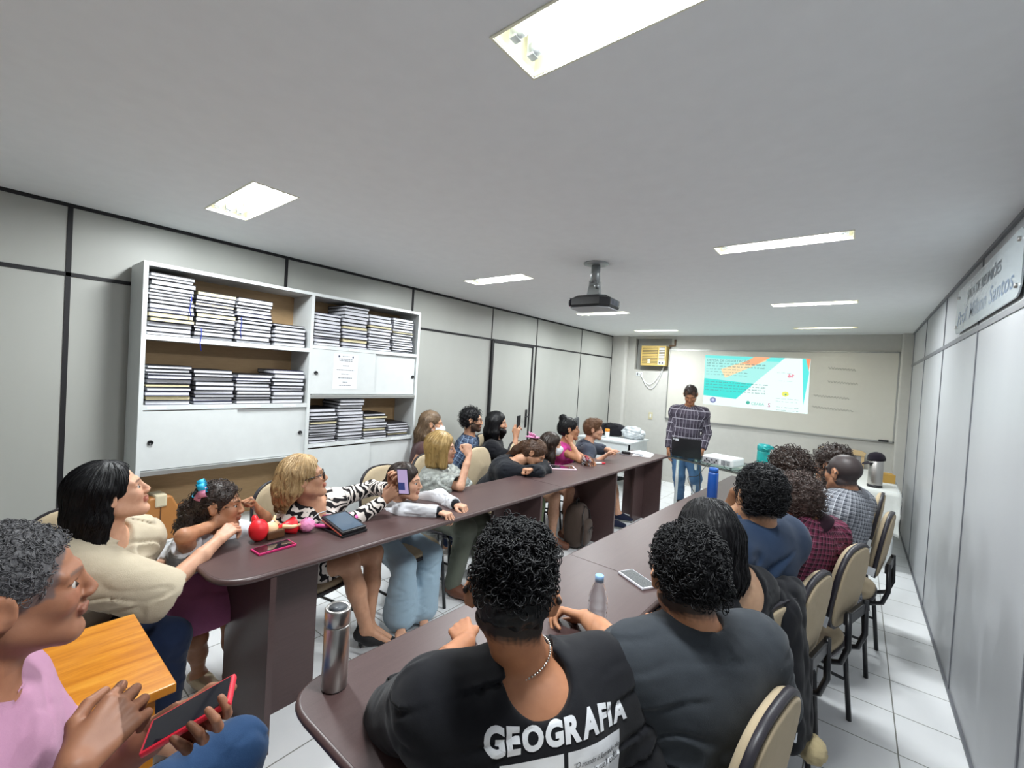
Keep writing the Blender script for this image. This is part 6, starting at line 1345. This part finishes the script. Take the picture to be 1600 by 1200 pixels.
Person('long-haired bearded man in a black T-shirt by the wall, holding up a phone', (.36, 3.68, .52), yaw=20, chestyaw=36, neck=(0.440, 3.606, 0.903), head=(0.480, 3.606, 1.097), look=(.83, .55, .0), skin=SK2, beard=(.95, '161110'), handR=(0.760, 3.587, 0.983), elbR=(.85, 3.5, .6), hdirR=(.05, .0, 1), palmR=(-.3, .9, 0), poseR='grip', hideL=True, shirt=dict(mat=F_BLACK, sleeve=.8, loose=.015), legs=dict(mat=F_DJEAN), vox=1.3,
    hair=dict(mat=H_BLACK, thick=.014, strands=500, steps=22, step=.013, wild=.02, amp=.002, nape=-.1, whorl=(.04, 0, .12), cover_ears=True, flow=(-.1, 0, -1), drops=[(((-.05, 0, .02), (-.075, 0, -.10), (-.08, 0, -.28)), (.075, .07, .04), 'l'), (((.0, -.065, .02), (.0, -.075, -.10), (-.01, -.07, -.27)), (.03, .036, .025)), (((.0, .065, .02), (.0, .075, -.10), (-.01, .07, -.25)), (.03, .036, .025))]), extra=x12)
# ---- presenter
Person('standing presenter in a plaid shirt and jeans looking down at the laptop', (1.752, 6.020, 0.782), yaw=-72, chestyaw=-74, neck=(1.774, 6.020, 1.335), head=(1.799, 5.950, 1.508), look=(.18, -.80, -.55), hup=(.1, -.55, .8), skin=SK4, hs=1.0, fat=.98, sw=.17, noeyes=True,
    handR=(1.583, 5.850, 0.729), elbR=(1.334, 6.200, 0.894), poseR='relax', palmR=(.9, .2, 0), handL=(1.989, 5.980, 0.805), elbL=(2.032, 6.200, 0.988), poseL='relax', palmL=(-.9, 0, 0), hdirL=(-.1, .1, -1), hdirR=(.1, -.3, -.9),
    footR=(1.722, 6.050, 0.095), footL=(1.885, 6.180, 0.212), kneeR=(1.880, 5.400, 0.557), kneeL=(2.099, 5.400, 0.598), shirt=dict(mat=P_PRES, sleeve=1.92, loose=.016, inf=.016, hem=-.09, collar=P_PRES), legs=dict(mat=F_MJEAN, inf=.016), shoes=dict(mat=M_SHB), vox=1.3,
    scalp=('241c1a', .8, -.07), hair=dict(mat=H_DBR, style='curly', thick=.006, side=.002, amp=.001, strands=600, crad=.008, crr=.0012, cout=.003, nape=-.05, temple=True))
# ---- right row
def x14(s):
    ch = thing('neck_chain', 'silver chain round the neck of the man in the printed T-shirt', 'necklace'); ax = unit(s.hp(-.02, 0, -.05) - s.N); fw = unit(s.cf - ax * (s.cf @ ax)); lf_ = np.cross(ax, fw); pts = []
    for k in range(64): a = 2 * PI * k / 64; pts.append(s.N + ax * (.028 - .02 * math.cos(a)) + (fw * math.cos(a) + lf_ * math.sin(a)) * .0665 - fw * .0)
    mb = MB()
    for k in range(64): mb.ball(pts[k], (.0028, .0028, .0022), seg=8, rings=5)
    mb.build('chain', M_CHROME, ch)
    # print on the back of the shirt, wrapped onto the cloth
    s.shirt.data.update(); bv = BVHTree.FromPolygons([v.co[:] for v in s.shirt.data.vertices], [p_.vertices[:] for p_ in s.shirt.data.polygons])
    O = Vector(s.chest - s.cf * .3 - s.cl * .015); rt = Vector(-s.cl); upv = Vector(unit(s.N - s.P)); fwd = rt.cross(upv) * -1
    if fwd.dot(Vector(s.cf)) < 0: fwd = -fwd
    def wrap(name, vs, fs, mat, off, du, dv, sx=1):
        bm = bmesh.new(); bv_ = [bm.verts.new((v[0] * sx, v[1], 0)) for v in vs]
        for f in fs:
            try: bm.faces.new([bv_[i] for i in f])
            except ValueError: pass
        bmesh.ops.triangulate(bm, faces=bm.faces[:])
        for _ in range(5):
            lg = [e for e in bm.edges if e.calc_length() > .009]
            if not lg: break
            bmesh.ops.subdivide_edges(bm, edges=lg, cuts=1); bmesh.ops.triangulate(bm, faces=bm.faces[:])
        for v in bm.verts:
            x, y = v.co.x + du, v.co.y + dv; o_ = O + rt * x + upv * y; hit, nn, _, _ = bv.ray_cast(o_, fwd)
            v.co = hit + nn * off if hit is not None else o_ + fwd * .2
        me = bpy.data.meshes.new(name); bm.to_mesh(me); bm.free(); me.materials.append(mat); o = bpy.data.objects.new(name, me); COL.objects.link(o); o.parent = s.shirt; return o
    PR = plain('print_white', 'd6d8dc', .7)
    x = 0; W_ = []
    for ch_ in 'GEOGRAFIA':
        vs, fs = text_mesh(ch_, .052, font_off=.0026); wd_ = max(v.x for v in vs) - min(v.x for v in vs); x0 = min(v.x for v in vs); W_.append((vs, fs, x - x0)); x += wd_ + .0035
    tot = x; VS, FS = [], []
    for vs, fs, dx in W_:
        o_ = len(VS)
        for v in vs:
            X = v.x + dx - tot / 2; Y = v.y * (1.0 + .12 * math.sin(X * 30)) + .0; VS.append((X, Y)); 
        FS += [tuple(i + o_ for i in f) for f in fs]
    for k, (X, w_) in enumerate([(0, 0)] * 0): pass
    wrap('lettering', VS, FS, PR, .0016, TX14[0], TX14[1], .98)
    q = lambda a, b, c_, d: ([(a, b), (c_, b), (c_, d), (a, d)], [(0, 1, 2, 3)])
    v, f = q(-.135, -.21, -.012, -.015); wrap('print_panel', v, f, PR, .0012, *TX14); v, f = q(-.003, -.21, .135, -.015); wrap('print_panel', v, f, PR, .0012, *TX14)
    VS, FS = [], []
    for k, t_ in enumerate(('“O mundo é formado não', 'apenas pelo que já existe,', 'mas pelo que pode', 'efetivamente existir.”', 'Milton Santos')):
        vs, fs = text_mesh(t_, .0125, shear=.35, spacing=.95); o_ = len(VS); VS += [(v.x + .006 + (.02 if k == 4 else 0), v.y - .042 - .0165 * k) for v in vs]; FS += [tuple(i + o_ for i in f_) for f_ in fs]
    wrap('quotation', VS, FS, plain('print_black', '141418', .7), .0024, *TX14)
    vs = [(-.074, -.035), (-.03, -.085), (-.074, -.135), (-.118, -.085)]; wrap('camera_emblem', vs, [(0, 3, 2, 1)], plain('print_black', '141418', .7), .002, *TX14)
    n = 24; wrap('emblem_ring', [(-.074 + .017 * math.cos(k * 2 * PI / n), -.085 + .017 * math.sin(k * 2 * PI / n)) for k in range(n)], [tuple(range(n))], PR, .0028, *TX14)
TX14 = (.022, .150)
Person('man with thick curly black hair in a black T-shirt printed GEOGRAFIA', (3.10, .66, .53), yaw=150, chestyaw=146, neck=(2.978, .785, .99), head=(2.965, 0.741, 1.161), look=(-.62, .78, -.12), hup=(.05, .04, 1), hs=1.0, skin='b9805e', fat=1.15, sw=.19, arm=1.12,
    handL=(2.641, 0.958, 0.815), armlen=1.1, elbL=(2.62, .58, .68), poseL='fist', hdirL=(-.75, .45, .0), palmL=(.2, .3, -.9), handR=(2.98, 1.10, .62), elbR=(3.25, 1.1, .3), poseR='fist', hideR=True, svox=.006,
    shirt=dict(mat=F_BLACK, sleeve=.88, inf=.018, loose=.020, lowback=.062, seed=4, amp=.0045, lam=.12, neck=.07), legs=dict(mat=F_JEAN),
    scalp=('0e0d0e', .97, -.082), hair=dict(mat=H_BLACK, style='curly', thick=.008, side=.001, amp=.004, strands=2300, crad=.0105, crr=.0014, cout=.007, bulk=[(.0, 0, .098, (.086, .066, .044), .02), (-.03, 0, .088, (.085, .066, .048), .02)], nape=-.04, cmin=.038), ear=.010, extra=x14)
Person('man with short black curls in a dark grey T-shirt, seen from behind', (3.23, 1.08, .53), yaw=152, chestyaw=146, neck=(3.237, 1.164, 1.004), head=(3.205, 1.155, 1.146), look=(-.62, .78, -.10), hs=.98, skin='c58e6b', fat=1.08, sw=.175, ear=.004, arm=1.1, beard=(.5, '2a1d18'),
    handL=(2.839, 1.338, 0.815), elbL=(3.15, 1.5, .6), poseL='relax', hdirL=(-.95, -.2, -.02), palmL=(.1, -.5, -.8), curlL=(.9, .9, .5), handR=(3.15, 1.5, .80), hideR=True, svox=.006,
    shirt=dict(mat=F_DGREY, sleeve=.85, inf=.020, loose=.020, seed=21, amp=.0045, lam=.12, neck=.066), legs=dict(mat=F_DJEAN),
    hair=dict(mat=H_BLACK, style='curly', thick=.010, amp=.004, strands=1900, crad=.009, crr=.0013, cout=.006, side=.002, nape=-.05, cmin=-.02, bulk=[(-.02, 0, .07, (.085, .074, .05), .02)]), scalp=('161415', .93, -.09))
Person('woman with long black hair parted in the middle, bare shoulders, leaning on the right table', (3.20, 1.66, .50), yaw=170, chestyaw=160, fem=True, neck=(3.232, 1.559, 1.014), head=(3.156, 1.512, 1.132), look=(-.72, .60, -.35), hup=(-.1, .3, .9), skin='c9a182',
    handL=(3.02, 1.86, .81), elbL=(2.75, 1.35, .60), poseL='fist', handR=(2.98, 1.95, .66), hideR=True, hideL=True, shirt=dict(mat=F_BLACK, sleeve=0, inf=.008, neck=.09, hem=-.02, lowback=.10), legs=dict(mat=F_DJEAN),
    hair=dict(mat=H_BLACK, thick=.014, strands=1300, steps=24, step=.011, wild=.08, amp=.003, flow=(-.2, 0, -1), whorl=(.0, 0, .13), nape=-.1, cover_ears=True, side=.006, part=[((.075, 0, .118), (-.02, 0, .142), .015), ((-.02, 0, .142), (-.095, 0, .105), .013)], drops=[(((-.05, -.01, .02), (-.07, -.02, -.09), (-.075, -.035, -.21)), (.062, .052, .028), 'l'), (((.02, .055, .0), (.03, .06, -.10)), (.03, .026)), (((.0, -.058, .0), (-.02, -.062, -.10), (-.045, -.06, -.21)), (.028, .028, .016))]))
Person('heavy man with thinning black hair in a navy shirt, chin on his hands', (3.17, 2.02, .53), yaw=168, chestyaw=160, neck=(3.252, 1.895, 1.099), head=(3.252, 1.872, 1.227), look=(-.60, .78, -.08), hs=.94, skin='b98a68', fat=1.22, sw=.19,
    handL=(3.175, 1.987, 1.138), elbL=(2.85, 1.75, .75), poseL='fist', hdirL=(.1, .3, .9), palmL=(.3, .4, .2), handR=(3.130, 2.106, 1.173), elbR=(2.7, 2.4, .8), poseR='fist', hdirR=(.5, -.3, .6), palmR=(.5, 0, -.5),
    shirt=dict(mat=F_NAVY, sleeve=.9, inf=.020, loose=.018, seed=12, amp=.006, lam=.16), legs=dict(mat=F_NVS),
    scalp=('1a1819', .9, -.085), hair=dict(mat=H_BLACK, style='curly', thick=.007, side=.002, amp=.002, strands=1500, crad=.014, crr=.0012, cout=.003, nape=-.05, vox=.004))
Person('curly dark-haired person between the navy shirt and the grey plaid shirt', (3.28, 3.05, .50), yaw=176, chestyaw=170, fem=True, neck=(3.239, 3.275, 1.012), head=(3.212, 3.193, 1.140), look=(-.8, .6, 0), hs=.94, skin=SK2, hideL=True, hideR=True, shirt=dict(mat=F_BK2, sleeve=.6), legs=dict(mat=F_DJEAN), vox=1.25,
    hair=curls(mat=H_DBR, thick=.026, amp=.009, strands=900, crad=.014, crr=.002, cout=.014, vox=.005))
Person('person with brown tousled hair in a red and black plaid shirt', (3.27, 2.54, .53), yaw=168, chestyaw=158, neck=(3.382, 2.583, 0.981), head=(3.312, 2.569, 1.106), look=(-.75, .66, -.1), hs=.94, skin=SK3, fat=1.1, hideR=True, hideL=True, roll=0,
    shirt=dict(mat=P_RED, sleeve=.95, loose=.022, inf=.024, seed=9, amp=.006, lam=.12, collar=P_RED), legs=dict(mat=F_DJEAN), vox=1.1,
    hair=curls(mat=hair_mat('hair_tousled_brown', '1c1310', '57423a', .5), thick=.010, amp=.006, strands=1000, crad=.013, crr=.0014, nape=-.1, side=.012))
Person('man with buzz-cut hair in a grey plaid shirt, seen from behind', (3.44, 3.22, .53), yaw=172, chestyaw=165, neck=(3.510, 3.325, 1.026), head=(3.478, 3.277, 1.163), look=(-.80, .6, -.05), hs=.97, skin='b98768', fat=1.08, hideR=True, handL=(3.412, 3.603, 0.950), elbL=(3.2, 3.0, .8), poseL='fist', sw=.18,
    shirt=dict(mat=P_GREY, sleeve=.95, loose=.022, inf=.022, seed=15, amp=.007, lam=.13, collar=P_GREY), legs=dict(mat=F_OLV), vox=1.2,
    scalp=('2b2a2e', .96, -.08))
Person('woman with long dark curls in white, half hidden beyond the man in grey plaid', (3.42, 3.95, .50), yaw=176, chestyaw=172, fem=True, neck=(3.407, 3.791, 0.974), head=(3.403, 3.728, 1.143), look=(-.9, .4, -.05), skin=SK2, hideR=True, hideL=True, shirt=dict(mat=F_WHITE, sleeve=.7, loose=.02), legs=dict(mat=F_LJEAN), vox=1.3,
    hair=curls(mat=H_DBR, thick=.016, amp=.007, strands=700, crad=.014, crr=.002, vox=.005, nape=-.1, drops=[(((-.03, .05, .0), (-.04, .07, -.12), (-.03, .075, -.2)), (.04, .045, .025)), (((-.06, 0, .0), (-.09, 0, -.12), (-.09, 0, -.2)), (.05, .05, .03))]))
# ---- black jacket hung over the chair of the black-haired woman
jk = thing('jacket', 'black jacket with pale stitched letters hung over a chair back', 'jacket')
F = Fld(); F.cone((3.275, 1.60, .925), (3.375, 1.84, .925), .045, .045, .02).cone((3.30, 1.62, .90), (3.37, 1.66, .55), .05, .055, .03).cone((3.37, 1.80, .90), (3.41, 1.78, .52), .05, .06, .03).cone((3.37, 1.72, .88), (3.40, 1.72, .50), .05, .055, .03).cone((3.28, 1.60, .92), (3.35, 1.60, .62), .035, .028, .02)
w_ = waves(8, .07, 77); D1, l1, h1 = F.grid(.006, disp=lambda P: .006 * np.abs(w_(P * np.array([1, 1, .6])))); V, Fc = surfnet(D1, l1, h1); jo = mk('jacket_body', V, Fc, F_BLACK, jk)
jo.data.update(); bv = BVHTree.FromPolygons([v.co[:] for v in jo.data.vertices], [q.vertices[:] for q in jo.data.polygons])
vs, fs = text_mesh('AN', .05, font_off=.001); fw = Vector((-.55, .83, 0)); rt = Vector((.83, .55, 0)); O = Vector((3.605, 1.35, .515)); out = []
for v in vs:
    o_ = O + rt * (v.x - .035) + Vector((0, 0, 1)) * v.y; hit, nn, _, _ = bv.ray_cast(o_, fw); out.append(hit - fw * .003 if hit is not None else None)
if all(v is not None for v in out): MB().add(out, fs).build('stitched_letters', M_PAPER, jk)
